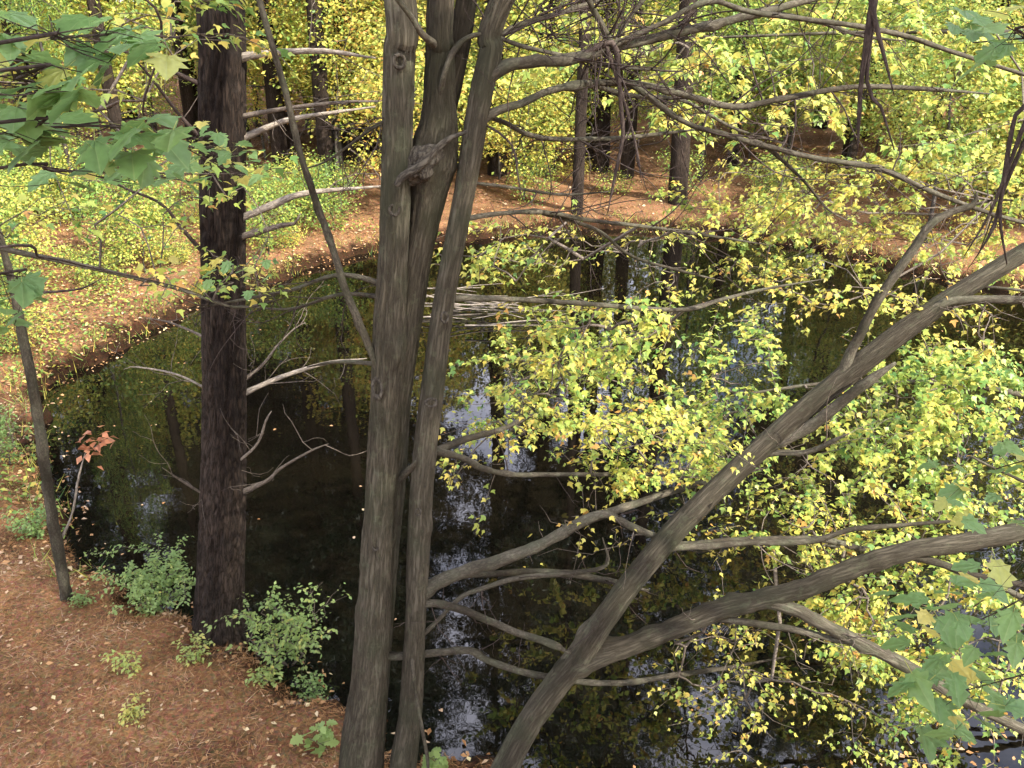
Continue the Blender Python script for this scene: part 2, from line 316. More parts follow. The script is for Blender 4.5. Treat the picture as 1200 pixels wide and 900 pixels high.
def leaves(mb, tmpl, pos, size, tint, droop=(.1, .6), flat=.45, dirs=None, width=1.0, normal=None):
    n = len(pos)
    if n == 0: return
    if dirs is None:
        a = RNG.uniform(0, 2 * math.pi, n); dirs = np.stack([np.cos(a), np.sin(a), np.zeros(n)], 1)
    d = dirs.copy(); d[:, 2] -= RNG.uniform(droop[0], droop[1], n); d = unit(d)
    up = RNG.normal(0, flat, (n, 3)) + np.array([0, 0, 1.0] if normal is None else normal)
    up = unit(up - d * (up * d).sum(1, keepdims=True)); b = np.cross(up, d)
    v, t = tmpl; sz = np.broadcast_to(np.asarray(size), (n,))[:, None, None]
    curl = RNG.uniform(.3, 1.9, n)[:, None, None]
    V = pos[:, None, :] + sz * (v[None, :, 0:1] * d[:, None] + v[None, :, 1:2] * width * b[:, None] + curl * v[None, :, 2:3] * up[:, None])
    k = len(v); T = (t[None] + (np.arange(n) * k)[:, None, None]).reshape(-1, 3)
    mb.add(V.reshape(-1, 3), T, None, np.repeat(np.broadcast_to(tint, (n,)), k))
def grow(nodes, targets, pl=.25):
    """join every target to the cheapest node already grown: a branching skeleton"""
    nodes = [np.asarray(p, float) for p in nodes]; par = [-1] * len(nodes); plen = [0.0] * len(nodes); k0 = len(nodes)
    d0 = np.min(np.linalg.norm(targets[:, None] - np.array(nodes)[None], axis=2), axis=1)
    for i in np.argsort(d0):
        A = np.array(nodes); d = np.linalg.norm(A - targets[i], axis=1); j = int(np.argmin(d + pl * np.array(plen)))
        nodes.append(targets[i]); par.append(j); plen.append(plen[j] + d[j])
    cnt = np.ones(len(nodes))
    for i in range(len(nodes) - 1, k0 - 1, -1):
        if par[i] >= 0: cnt[par[i]] += cnt[i]
    return np.array(nodes), np.array(par), cnt, k0
def twigs(mb, nodes, par, cnt, k0, r0=.0016, ex=.5, sag=.10, rmax=.03):
    idx = np.arange(k0, len(nodes)); a = nodes[par[idx]]; b = nodes[idx]; L = np.linalg.norm(b - a, axis=1, keepdims=True)
    m = (a + b) / 2 + RNG.normal(0, sag * .6, a.shape) * L + np.array([0, 0, sag * .5]) * L
    rb = np.minimum(r0 * cnt[idx] ** ex, rmax); ra = np.minimum(r0 * (cnt[idx] + 1) ** ex * 1.1, rmax)
    for (p, q, rp, rq) in ((a, m, ra, (ra + rb) / 2), (m, b, (ra + rb) / 2, rb * .8)):
        d = unit(q - p); u = unit(np.cross(d, np.array([.3, .5, .81]))); w = np.cross(d, u); n = len(p); V = []
        for base, r in ((p, rp), (q, rq)):
            for k in range(3):
                c, s = math.cos(k * 2.0944), math.sin(k * 2.0944); V.append(base + (u * c + w * s) * r[:, None])
        V = np.stack(V, 1); t = []
        for k in range(3):
            k2 = (k + 1) % 3; t += [(k, k2, 3 + k2), (k, 3 + k2, 3 + k)]
        T = (np.array(t)[None] + (np.arange(n) * 6)[:, None, None]).reshape(-1, 3); mb.add(V.reshape(-1, 3), T)
    return a, m, b
def spray(wood, fol, roots, targets, per, size, tint, spread, tmpl=LEAF_MID, r0=.0021, droop=(.1, .6), flat=.30, jit=.035, sag=.1, rmax=.03, pl=.25):
    nodes, par, cnt, k0 = grow(roots, targets, pl); a, m, b = twigs(wood, nodes, par, cnt, k0, r0, .5, sag, rmax)
    n = len(b); k = RNG.poisson(per, n); ii = np.repeat(np.arange(n), k); f = RNG.uniform(.15, 1.08, len(ii))[:, None]
    # only the young outer wood carries leaves
    ok = cnt[k0:][ii] < 14; ii = ii[ok]; f = f[ok]
    p = np.where(f < .5, a[ii] + (m[ii] - a[ii]) * f * 2, m[ii] + (b[ii] - m[ii]) * (f * 2 - 1)) + RNG.normal(0, jit, (len(ii), 3))
    d = unit(b[ii] - a[ii]) * .9 + RNG.normal(0, .75, (len(ii), 3)); d[:, 2] *= .3; d = unit(d)
    tt = np.clip(tint + RNG.normal(0, spread, len(ii)) + np.repeat(RNG.normal(0, spread * .6, n), k)[ok], 0, 1)
    leaves(fol, tmpl, p, size * RNG.uniform(.55, 1.2, len(ii)), tt, droop, flat, d)

# ================================================================== SETTING
def axis(lo, hi, segs):
    xs = [lo]
    while xs[-1] < hi:
        x = xs[-1]; st = next(s for (e, s) in segs if x < e); xs.append(x + st)
    return np.array(xs)
gx = axis(-220, 220, [(-60, 8), (-24, 1.2), (-13, .35), (13, .13), (24, .35), (60, 1.2), (1e9, 8)])
gy = axis(-60, 260, [(-6, 3), (2.5, .6), (15, .13), (24, .22), (40, .6), (80, 2), (1e9, 9)])
XX, YY = np.meshgrid(gx, gy, indexing='xy'); ZZ = terr(XX.ravel(), YY.ravel())
gm = MB(); I = np.arange(XX.size).reshape(XX.shape); a, b, c, d = I[:-1, :-1], I[:-1, 1:], I[1:, 1:], I[1:, :-1]
gm.add(np.stack([XX.ravel(), YY.ravel(), ZZ], 1), np.concatenate([np.stack([a, b, c], -1).reshape(-1, 3), np.stack([a, c, d], -1).reshape(-1, 3)]))
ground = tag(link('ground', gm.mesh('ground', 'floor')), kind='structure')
wm = MB(); x0, y0 = PA.min(0) - 1; x1, y1 = PA.max(0) + 1
wm.add([(x0, y0, 0), (x1, y0, 0), (x1, y1, 0), (x0, y1, 0)], [(0, 1, 2), (0, 2, 3)])
water = tag(link('pond_water', wm.mesh('pond_water', 'water')), kind='structure')

# ================================================================== helper for traced limbs
def trace(pts, Y0, Y1=None):
    """(px, py, width px) along a limb whose distance runs from Y0 to Y1"""
    Y1 = Y0 if Y1 is None else Y1; n = len(pts); P = []; r = []
    L = [0.0]
    for i in range(1, n): L.append(L[-1] + math.hypot(pts[i][0] - pts[i - 1][0], pts[i][1] - pts[i - 1][1]))
    for i, (x, y, w) in enumerate(pts):
        Y = Y0 + (Y1 - Y0) * L[i] / L[-1]; P.append(pt(x, y, Y)); r.append(max(.0022, w / 2 / F * dep(y, Y)))
    return P, r
CORE = {}
def limb(name, parent, pts, Y0, Y1=None, material='smooth_bark', seg=9, step=.05, kn=0, thin=.88):
    P, r = trace(pts, Y0, Y1); r = [q * thin for q in r]; mb = MB()
    if -5 < pts[-1][0] < 1205 and pts[-1][1] > -5: r[-1] *= .4
    if pts[-1][0] > 1260: r[-1] *= .3
    kk = [(random.uniform(.1, .9) * 2, random.uniform(0, 6.28), r[0] * .4, .05) for _ in range(kn)]
    cores = CORE.get(parent.name, [])
    if cores:
        near = [(float(np.min(np.linalg.norm(c - P[0], axis=1))), k) for k, c in enumerate(cores)]; main = near[:3 if parent.name.startswith('maple') else 1]
        best = min(main) if min(main)[0] < (.45 if parent.name.startswith('pine') else .2) else min(near)
        if best[0] < .38:
            c = cores[best[1]]; j = int(np.argmin(np.linalg.norm(c - P[0], axis=1)))
            if best[0] > .005: j = max(0, j - 3); P[0] = P[0] * .3 + c[j] * .7 if best[0] > .03 else P[0]; P.insert(0, c[max(0, j - 4)]); fl = 1.0 if r[0] > .035 else 1.4; r.insert(0, r[0] * fl * (.8 if fl == 1 else 1)); r[1] *= min(fl, 1.3)
    Q = tube(mb, P, r, seg, step, limb_disp, kk); part(name, mb, material, parent); CORE.setdefault(parent.name, []).append(Q); return Q
def side_twigs(mb, Q, n, length, up=.2, r=.0028, depth=2, f0=.15):
    """bare twigs growing from a limb"""
    for _ in range(n):
        i = int(len(Q) * random.uniform(f0, 1)) - 1; p = Q[max(i, 0)]
        t = Q[min(i + 1, len(Q) - 1)] - Q[max(i - 1, 0)]; t = t / (np.linalg.norm(t) + 1e-9)
        d = unit(t * random.uniform(.2, 1) + RNG.normal(0, .7, 3) + np.array([0, 0, up])); L = length * random.uniform(.35, 1.1)
        pts = [p]; v = d
        for k in range(5):
            v = unit(v + RNG.normal(0, .22, 3) + np.array([0, 0, .03])); pts.append(pts[-1] + v * L / 5)
        tube(mb, pts, np.linspace(r, .0012, 6) * random.uniform(.7, 1.3), 4, .06)
        if depth > 1: side_twigs(mb, np.array(pts), random.randint(1, 3), L * .5, up, r * .6, depth - 1, .3)

# ================================================================== BIG PINE by the near bank
pb = on_ground(258, 742); px0, py0 = pb[0], pb[1]
pine = thing('pine_tree', (px0, py0, pb[2]), 'thick dark furrowed pine trunk standing between two green bushes on the near bank', 'tree')
path = [(259, 760, 80), (258, 742, 68), (257, 715, 59), (259, 660, 54), (262, 560, 51), (263, 450, 50), (262, 330, 51), (261, 220, 53), (260, 110, 54), (258, 0, 54)]
P = [pt(x, y, py0) for x, y, w in path]; r = [w / 2 / F * dep(y, py0) for x, y, w in path]
top = P[-1]; dirn = unit(P[-1] - P[-4])
for k in range(1, 6): P.append(top + np.array([dirn[0] * .5, 0.05, 1]) * 3.0 * k); r.append(r[9] * (1 - k / 5.6))
P[0][2] = pb[2] - .15
mb = MB(); PQ = tube(mb, P, r, 72, .03, pine_disp); part('trunk', mb, 'pine_bark', pine); CORE[pine.name] = [PQ]
for (pts, Ya, Yb, m_) in [
    ([(285, 66, 11), (320, 62, 9), (380, 60, 8), (440, 68, 5)], 6.84, 6.3, 'dead_bark'),
    ([(283, 134, 7), (330, 128, 6), (400, 120, 5), (450, 118, 3)], 6.84, 6.4, 'twig_bark'),
    ([(283, 165, 9), (312, 150, 8), (350, 138, 7), (440, 125, 5)], 6.84, 7.1, 'dead_bark'),
    ([(284, 256, 11), (320, 240, 10), (360, 226, 8), (450, 218, 6)], 6.84, 6.9, 'dead_bark'),
    ([(284, 278, 8), (330, 264, 7), (345, 262, 4), (352, 250, 3)], 6.84, 6.6, 'twig_bark'),
    ([(284, 466, 8), (305, 452, 7), (340, 438, 6), (385, 425, 5), (430, 420, 3)], 6.84, 7.4, 'dead_bark'),
    ([(286, 580, 7), (310, 565, 5), (330, 548, 4), (365, 528, 3), (385, 520, 2)], 6.84, 6.4, 'twig_bark'),
    ([(284, 454, 5), (305, 430, 4), (325, 405, 3), (345, 385, 2), (358, 378, 2)], 6.84, 7.2, 'twig_bark'),
    ([(286, 545, 4), (300, 522, 3), (312, 492, 3), (318, 482, 2)], 6.84, 6.4, 'dead_bark'),
    ([(240, 170, 5), (215, 140, 5), (180, 95, 4), (150, 60, 3)], 6.84, 6.2, 'dark_twig'),
    ([(240, 305, 6), (215, 270, 5), (190, 240, 4), (150, 222, 3), (110, 205, 2)], 6.84, 6.2, 'dark_twig'),
    ([(240, 100, 6), (205, 85, 5), (150, 62, 4), (90, 40, 3)], 6.84, 6.0, 'dark_twig'),
    ([(238, 395, 4), (205, 380, 3), (170, 372, 2)], 6.84, 7.2, 'twig_bark'),
    ([(238, 580, 3), (215, 565, 3), (190, 548, 2)], 6.84, 6.5, 'twig_bark'),
    ([(238, 455, 3), (210, 440, 3), (160, 430, 2), (145, 433, 2)], 6.84, 7.2, 'dead_bark')]:
    Q = limb('dead_branch', pine, pts, py0, Yb - 6.84 + py0, m_, 7)
mb = MB()
for bq in [o for o in pine.children if o.name.startswith('dead_branch')]:
    co = np.array([v.co[:] for v in bq.data.vertices]); side_twigs(mb, co[::7], 4, .7, .1, .0045, 2, .25)
part('twigs', mb, 'twig_bark', pine, 'stuff')

# ================================================================== foliage from pixel regions
def region(n, quad, Ya, Yb, slab=True):
    """n points spread through the volume seen inside a four-cornered outline, distance Ya..Yb"""
    q = np.array(quad, float); out = []; per = 8
    for _ in range(max(1, n // per)):
        u, v = random.random(), random.random()
        p = (q[0] * (1 - u) + q[1] * u) * (1 - v) + (q[3] * (1 - u) + q[2] * u) * v + RNG.normal(0, 9, 2)
        c = pt(p[0], p[1], random.uniform(Ya, Yb)); a_ = random.uniform(0, 6.28); k = .030 * Ya + .05; tx, ty = random.gauss(0, .22), random.gauss(0, .22)
        for _ in range(per):                                  # one flat, slightly tipped spray
            e = RNG.normal(0, 1, 2) * np.array([k * 1.5, k * .7]); x_ = e[0] * math.cos(a_) - e[1] * math.sin(a_); y_ = e[0] * math.sin(a_) + e[1] * math.cos(a_)
            out.append(c + np.array([x_, y_, tx * x_ + ty * y_ - .25 * (x_ * x_ + y_ * y_) + random.gauss(0, .025)]))
    return np.array(out)

# ================================================================== CENTRAL MAPLE, several stems from one foot
YA = 5.1
mg = on_ground(440, 902)
maple = thing('maple_tree', (mg[0], mg[1], mg[2]), 'grey multi-stemmed maple rising from the near bank with a swollen burl at its fork', 'tree')
def stem(pts, Y0, Y1, topz, name='stem', seg=64, mat_='maple_bark', drift=(0, 0), knots=(), step=.025):
    P, r = trace(pts, Y0, Y1)                       # listed from top to bottom
    P, r = P[::-1], r[::-1]
    foot = P[0].copy(); foot[2] = gz(foot[0], foot[1]) - .25
    if foot[2] < P[0][2] - .05: P.insert(0, foot); r.insert(0, r[0] * 1.18)
    if topz:
        d = unit(P[-1] - P[-3]); d = d / d[2]; n = 4; t = P[-1]; H = topz - t[2]
        for k in range(1, n + 1): P.append(t + (d * .8 + np.array([drift[0], drift[1], .2]) * 1) * H * k / n); r.append(r[-1] * .78)
    mb = MB(); Q = tube(mb, P, r, seg, step, maple_disp, knots); part('stem', mb, mat_, maple); CORE.setdefault(maple.name, []).append(Q)
    return mb, Q
_, QA = stem([(469, 0, 37), (468, 60, 37), (466, 120, 36), (465, 200, 36), (461, 300, 35), (456, 380, 38), (453, 450, 38), (449, 520, 35), (444, 600, 34), (439, 700, 39), (433, 800, 44), (422, 905, 52)], YA, YA, 12.5, drift=(-.15, .1), knots=[(2.2, 1, .03, .12), (4.4, 4, .025, .1)])
_, QB = stem([(517, 0, 32), (516, 60, 34), (515, 120, 38), (513, 150, 46), (505, 190, 60), (502, 222, 46), (496, 260, 39), (487, 310, 36), (475, 400, 32), (469, 470, 25), (466, 560, 19), (457, 660, 18), (446, 800, 20), (438, 900, 24)], YA + .06, YA + .17, 13, drift=(.05, .2))
_, QC = stem([(588, 0, 27), (575, 60, 27), (562, 120, 28), (549, 200, 26), (530, 300, 25), (519, 360, 25), (508, 450, 27), (496, 550, 28), (490, 650, 26), (486, 750, 25), (480, 840, 27), (472, 905, 32)], YA + .1, YA - .02, 12.5, drift=(.3, .0), knots=[(3.0, 0.5, .02, .07), (3.0, 4.2, .02, .07)])
# second leader behind the middle stem
P, r = trace([(508, 185, 26), (521, 130, 27), (533, 80, 27), (541, 35, 27), (548, -10, 26), (556, -60, 25)], YA + .12, YA + .22)
P += [P[-1] + np.array([.15, .3, 1.0]) * k for k in (1.5, 3, 4.5)]; r += [r[-1] * s for s in (.85, .65, .4)]
mb = MB(); tube(mb, P, r, 28, .035, maple_disp); part('stem', mb, 'maple_bark', maple)
# burl: a lump with folded lips where the stems part
mb = MB(); bc = pt(495, 191, YA)
nu, nv = 40, 28; V = []
for i in range(nv + 1):
    th = math.pi * i / nv
    for j in range(nu):
        ph = 2 * math.pi * j / nu; dx, dy, dz = math.sin(th) * math.cos(ph), math.sin(th) * math.sin(ph), math.cos(th)
        k = 1 + .25 * nz(dx * 1.6, dy * 1.6, dz * 1.6 + 4) - .28 * abs(nz(dx * 2 + dz * 2, dy * 2, dz * 4 - dx * 3 + 7)) + .04 * nz(dx * 9, dy * 9, dz * 9)
        V.append(bc + np.array([dx * .130, dy * .130, dz * .115 + dx * .055]) * k)
I = np.arange((nv + 1) * nu).reshape(nv + 1, nu); a, b = I[:-1], I[1:]; a2, b2 = np.roll(a, -1, 1), np.roll(b, -1, 1)
mb.add(V, np.concatenate([np.stack([a, b, b2], -1).reshape(-1, 3), np.stack([a, b2, a2], -1).reshape(-1, 3)]))
tube(mb, *trace([(464, 218, 7), (472, 207, 9), (484, 200, 10), (498, 190, 10), (510, 176, 9), (526, 163, 7), (548, 154, 4)], YA - .155, YA - .03), 12, .02, limb_disp)
part('burl', mb, 'burl_bark', maple)
def knot(parent, px_, py_, Y, w, h):
    """an eye-shaped branch scar: raised lip round a dark hollow"""
    c = pt(px_, py_, Y); mb = MB(); nu_, nv_ = 20, 8; V = []; out = unit(np.array([0, 0, HC]) - c); sx = unit(np.cross([0, 0, 1.0], out)); sz = np.cross(out, sx)
    for i in range(nu_):
        a_ = 2 * math.pi * i / nu_
        for j in range(nv_):
            b_ = 2 * math.pi * j / nv_; q = 1 + .32 * math.cos(b_) * (1 + .3 * nz(i * .5, j * .3, px_))
            V.append(c + sx * math.cos(a_) * w * q + sz * math.sin(a_) * h * q + out * (.3 * w * math.sin(b_)))
    I_ = np.arange(nu_ * nv_).reshape(nu_, nv_); a_, b_ = I_, np.roll(I_, -1, 0); a2_, b2_ = np.roll(a_, -1, 1), np.roll(b_, -1, 1)
    T_ = np.concatenate([np.stack([a_, b_, b2_], -1).reshape(-1, 3), np.stack([a_, b2_, a2_], -1).reshape(-1, 3)])
    mb.add(V, T_); part('knot', mb, 'burl_bark', parent)
for k_ in [(505, 472, 5.0, .035, .026), (468, 72, 5.0, .03, .035), (462, 246, 5.01, .028, .03), (442, 455, 4.98, .03, .06), (521, 372, 5.02, .022, .03), (440, 640, 5.0, .02, .03), (490, 600, 5.0, .018, .022)]: knot(maple, *k_)
limbs = [
 ([(574, 86, 26), (592, 78, 23), (620, 73, 19), (665, 70, 19), (715, 56, 18), (770, 44, 16), (830, 30, 15), (900, 13, 13), (975, -8, 11), (1060, -30, 9)], 5.15, 6.2),
 ([(562, 136, 18), (585, 129, 15), (612, 121, 13), (645, 106, 12), (690, 98, 12), (750, 99, 11), (805, 112, 11), (860, 125, 11), (915, 116, 10), (1000, 102, 9), (1080, 104, 8), (1160, 110, 6)], 5.15, 6.6),
 ([(758, 100, 9), (800, 142, 9), (850, 158, 9), (900, 172, 9), (960, 186, 9), (1030, 198, 9), (1100, 228, 8), (1160, 250, 7), (1215, 265, 6)], 5.5, 6.4),
 ([(560, 138, 8), (590, 143, 8), (615, 156, 8), (650, 163, 8), (720, 162, 7), (780, 156, 6), (830, 150, 5)], 5.2, 6.4),
 ([(540, 250, 8), (590, 250, 8), (640, 249, 8), (690, 258, 7), (760, 266, 6), (830, 276, 5), (905, 288, 4)], 5.2, 7.2),
 ([(524, 346, 10), (580, 350, 9), (640, 353, 9), (700, 357, 8), (760, 362, 8), (810, 362, 7), (850, 350, 6), (900, 338, 5), (965, 327, 4)], 5.1, 8.0),
 ([(498, 528, 13), (515, 527, 11), (545, 515, 10), (575, 507, 8), (600, 498, 6), (640, 480, 4)], 5.1, 6.3),
 ([(498, 529, 12), (520, 531, 10), (545, 538, 9), (565, 549, 8), (600, 556, 7), (650, 556, 6), (700, 556, 6), (760, 556, 5), (820, 560, 4)], 5.1, 6.5),
 ([(515, 112, 9), (522, 82, 9), (535, 55, 9), (556, 41, 8), (580, 42, 8), (605, 52, 8), (650, 63, 7), (720, 78, 6), (800, 84, 5)], 5.0, 5.6),
 ([(583, 45, 10), (600, 33, 10), (640, 20, 9), (680, 8, 8), (720, -8, 7)], 5.2, 5.8),
 ([(508, 66, 12), (495, 40, 12), (482, 20, 10), (462, -5, 9)], 5.05, 4.8),
 ([(714, 56, 12), (709, 36, 10), (698, 16, 10), (684, -12, 9)], 5.45, 5.3),
 ([(717, 54, 9), (728, 34, 8), (746, 10, 8), (765, -14, 7)], 5.45, 5.7),
 ([(457, 444, 14), (440, 424, 11), (424, 385, 10), (405, 340, 10), (388, 285, 10), (370, 235, 9), (352, 180, 9), (335, 110, 9), (318, 50, 9), (300, -15, 8)], 5.05, 4.9),
 ([(432, 422, 6), (400, 424, 5), (360, 430, 4)], 5.05, 5.3),
 ([(476, 560, 10), (482, 548, 8), (487, 540, 4)], 5.15, 5.0),
 ([(480, 700, 20), (505, 687, 18), (545, 669, 18), (590, 655, 17), (630, 640, 15), (670, 618, 14), (693, 606, 13), (712, 603, 11), (740, 617, 10), (770, 629, 9), (800, 638, 9), (850, 634, 9), (910, 632, 9), (960, 632, 9), (1005, 642, 9), (1045, 652, 8)], 5.1, 6.0),
 ([(690, 608, 11), (740, 592, 10), (800, 572, 9), (845, 560, 7), (900, 548, 5)], 5.55, 6.4),
 ([(545, 670, 10), (580, 672, 9), (625, 670, 9), (670, 673, 9), (715, 681, 9), (760, 692, 8)], 5.25, 5.8),
 ([(500, 745, 4), (518, 722, 5), (540, 700, 7), (570, 688, 7), (605, 678, 7), (650, 673, 7), (690, 669, 6), (708, 664, 5), (713, 655, 4), (706, 630, 3)], 5.1, 5.4),
 ([(484, 704, 12), (510, 707, 11), (540, 714, 11), (575, 728, 10), (605, 741, 10), (640, 752, 10), (668, 766, 9)], 5.08, 5.25),
 ([(452, 766, 10), (485, 768, 10), (520, 764, 10), (552, 763, 10), (572, 774, 9), (600, 784, 9), (630, 791, 9), (680, 799, 8), (735, 800, 8), (790, 791, 7), (850, 783, 6), (920, 770, 5)], 5.1, 5.9),
 ([(720, 56, 8), (770, 30, 7), (830, 2, 7), (880, 14, 7), (940, 22, 7), (1000, 30, 7), (1060, 42, 7), (1120, 62, 6), (1215, 92, 5)], 5.4, 6.0),
 ([(900, 12, 7), (960, 26, 6), (1010, 42, 5), (1060, 48, 4)], 5.9, 6.3),
 ([(690, 98, 6), (740, 112, 5), (800, 118, 5), (860, 150, 4), (930, 172, 3)], 5.6, 6.6),
 ([(900, 172, 5), (940, 210, 4), (970, 245, 3), (1000, 262, 2)], 5.9, 6.2),
 ([(640, 249, 5), (700, 270, 5), (740, 300, 4), (800, 318, 4), (850, 330, 3)], 5.8, 7.4),
 ([(540, 200, 5), (560, 215, 4), (600, 220, 4), (660, 228, 4), (720, 224, 3)], 5.2, 6.4),
 ([(466, 130, 6), (440, 148, 5), (410, 170, 4), (380, 190, 3), (350, 200, 3)], 5.05, 5.2),
 ([(452, 330, 8), (400, 322, 6), (340, 340, 5), (280, 352, 4), (225, 362, 3)], 5.05, 5.4),
 ([(448, 345, 6), (400, 345, 5), (340, 362, 4), (280, 358, 4)], 5.05, 5.6),
 ([(478, 765, 6), (484, 785, 6), (487, 810, 5), (494, 850, 5), (501, 890, 5), (502, 920, 5)], 5.0, 4.9)]
LQ = {}
for i, (pts, Ya, Yb) in enumerate(limbs):
    LQ[i] = limb('branch', maple, pts, Ya, Yb, 'smooth_bark', 12, .03, 3, .68 if i < 13 and i not in (6, 7) else .85)
bare = MB()
for i in (0, 1, 2, 3, 4, 8, 9, 11, 12): side_twigs(bare, LQ[i], 18, 1.0, -.10, .0055, 2)
for i in (23, 24, 25, 26, 27, 28, 29, 30): side_twigs(bare, LQ[i], 8, .7, -.05, .004, 2)
for i in (18, 19, 20, 21, 6, 7, 16): side_twigs(bare, LQ[i], 6, .6, .1, .0045, 2)
part('bare_twigs', bare, 'dark_twig', maple, 'stuff')
# hanging dark dead twigs
for pts, Ya in [([(717, 50, 7), (724, 80, 6), (728, 130, 6), (730, 160, 5), (722, 200, 5), (712, 250, 3)], 5.4),
                ([(730, 130, 4), (740, 150, 4), (748, 185, 3), (752, 215, 2)], 5.4), ([(704, 62, 3), (700, 95, 3), (693, 135, 2)], 5.4),
                ([(590, 140, 3), (600, 170, 3), (606, 200, 3), (612, 235, 2)], 5.2), ([(752, 100, 3), (755, 60, 2)], 5.4)]:
    limb('dead_twig', maple, pts, Ya, Ya - .1, 'dark_twig', 6)
# leaves that hang on those limbs, and the crown overhead
mw, mf = MB(), MB()
spray(mw, mf, LQ[5][30::4], region(180, [(560, 362), (740, 358), (765, 425), (560, 480)], 6.4, 9.2), 12.7, 0.070, .60, .16)
spray(mw, mf, LQ[5][20::4], region(90, [(690, 365), (760, 370), (750, 450), (640, 480)], 7.2, 9.2), 12.7, 0.070, .55, .16)
spray(mw, mf, list(LQ[6][8::3]) + list(LQ[7][14::3]), region(180, [(545, 490), (790, 470), (800, 560), (525, 556)], 5.6, 7.4), 11.6, 0.061, .66, .16)
spray(mw, mf, LQ[17][10::3], region(105, [(720, 500), (860, 500), (880, 570), (730, 580)], 5.8, 7.0), 10.4, 0.061, .62, .16)
spray(mw, mf, LQ[4][6::4], region(60, [(535, 255), (600, 255), (640, 340), (535, 350)], 6.0, 8.6), 10.4, 0.061, .60, .15)
spray(mw, mf, LQ[4][30::4], region(42, [(640, 255), (900, 275), (880, 330), (660, 320)], 7.0, 9.0), 4.6, 0.061, .72, .15)
spray(mw, mf, LQ[16][20::5], region(24, [(620, 600), (760, 610), (760, 700), (620, 690)], 5.3, 6.0), 1.6, 0.049, .80, .1)
part('twigs', mw, 'twig_bark', maple, 'stuff'); part('foliage', mf, 'autumn_leaf', maple, 'stuff')
cw, cf = MB(), MB()
T = np.stack([RNG.normal(.6, 2.0, 420), RNG.normal(5.6, 1.9, 420), RNG.uniform(8.6, 14.5, 420)], 1)
spray(cw, cf, list(QA[-60::10]) + list(QB[-60::10]) + list(QC[-60::10]), T, 14, .11, .5, .2, LEAF_OVAL, .004, jit=.15, rmax=.09)
part('upper_branches', cw, 'maple_bark', maple, 'stuff'); part('crown', cf, 'autumn_leaf', maple, 'stuff')

# ================================================================== LEANING TREE
lg = np.array([pt(577, 935, 5.05)[0], 5.05, 0]); lg[2] = gz(lg[0], lg[1])
lean = thing('leaning_tree', tuple(lg), 'grey leaning tree slanting over the pond with a heavy forked limb', 'tree')
P, r = trace([(577, 935, 50), (592, 900, 47), (622, 845, 45), (652, 803, 46), (680, 768, 48), (705, 730, 42), (740, 682, 41), (800, 612, 41), (870, 545, 40), (940, 482, 40), (1000, 434, 40), (1050, 395, 38), (1110, 352, 34), (1200, 296, 31), (1290, 240, 28)], 5.05, 6.3); r = [q * .66 for q in r]
P.insert(0, np.array([lg[0] - .05, lg[1], lg[2] - .2])); r.insert(0, r[0] * 1.2)
t = P[-1]
for k in range(1, 5): P.append(t + np.array([.75, .25, .75]) * k * 1.1); r.append(r[-1] * .75)
mb = MB(); QL = tube(mb, P, r, 56, .025, maple_disp, [(2.0, 1, .03, .09)]); part('trunk', mb, 'maple_bark', lean); CORE[lean.name] = [QL]
lq = []
for pts, Ya, Yb in [
 ([(668, 774, 34), (700, 768, 32), (735, 757, 29), (785, 738, 27), (840, 716, 27), (890, 703, 27), (940, 690, 26), (985, 672, 26), (1035, 654, 25), (1085, 642, 25), (1140, 634, 24), (1210, 619, 23), (1300, 590, 20), (1400, 560, 16)], 5.32, 4.9),
 ([(905, 700, 20), (930, 714, 17), (965, 732, 16), (1005, 752, 17), (1050, 774, 17), (1095, 800, 16), (1140, 826, 15), (1215, 862, 14), (1300, 900, 12)], 5.15, 4.6),
 ([(985, 446, 16), (994, 420, 14), (1008, 392, 13), (1028, 352, 13), (1052, 318, 12), (1072, 290, 12), (1090, 264, 11), (1112, 250, 10), (1140, 240, 8), (1145, 225, 6)], 5.85, 6.1),
 ([(905, 530, 14), (950, 500, 15), (985, 472, 15), (1020, 445, 14), (1050, 425, 10)], 5.7, 5.6),
 ([(1085, 362, 14), (1110, 354, 12), (1150, 351, 11), (1210, 352, 10)], 6.0, 5.9),
 ([(790, 640, 9), (830, 640, 9), (880, 636, 8), (950, 634, 8), (1000, 620, 7), (1060, 615, 6), (1150, 608, 5)], 5.6, 5.5),
 ([(1068, 648, 10), (1100, 660, 10), (1140, 674, 10), (1210, 688, 9)], 5.1, 4.8),
 ([(840, 724, 8), (880, 730, 9), (930, 738, 9), (980, 750, 8), (1020, 760, 6)], 5.2, 5.0),
 ([(925, 540, 7), (945, 530, 7), (975, 517, 6), (995, 508, 5)], 5.7, 5.5)]:
    lq.append(limb('branch', lean, pts, Ya, Yb, 'maple_bark' if pts[0][2] > 18 else 'smooth_bark', 22 if pts[0][2] > 18 else 10, .04, 2))
bare = MB()
for q in (lq[1], lq[2], lq[4], lq[5], lq[7], lq[8]): side_twigs(bare, q, 8, .7, .1, .0045, 2)
part('bare_twigs', bare, 'twig_bark', lean, 'stuff')
mw, mf = MB(), MB()
spray(mw, mf, lq[7][6::3], region(90, [(800, 730), (960, 740), (990, 800), (800, 800)], 5.0, 6.2), 5.8, 0.049, .72, .14)
spray(mw, mf, lq[5][6::3], region(60, [(800, 600), (1000, 600), (1020, 650), (830, 690)], 5.4, 6.4), 5.8, 0.053, .70, .14)
spray(mw, mf, lq[4][1::2], region(60, [(1040, 345), (1200, 330), (1200, 400), (1060, 400)], 5.8, 7.2), 7.0, 0.057, .70, .14)
part('twigs', mw, 'twig_bark', lean, 'stuff'); part('foliage', mf, 'autumn_leaf', lean, 'stuff')
cw, cf = MB(), MB()
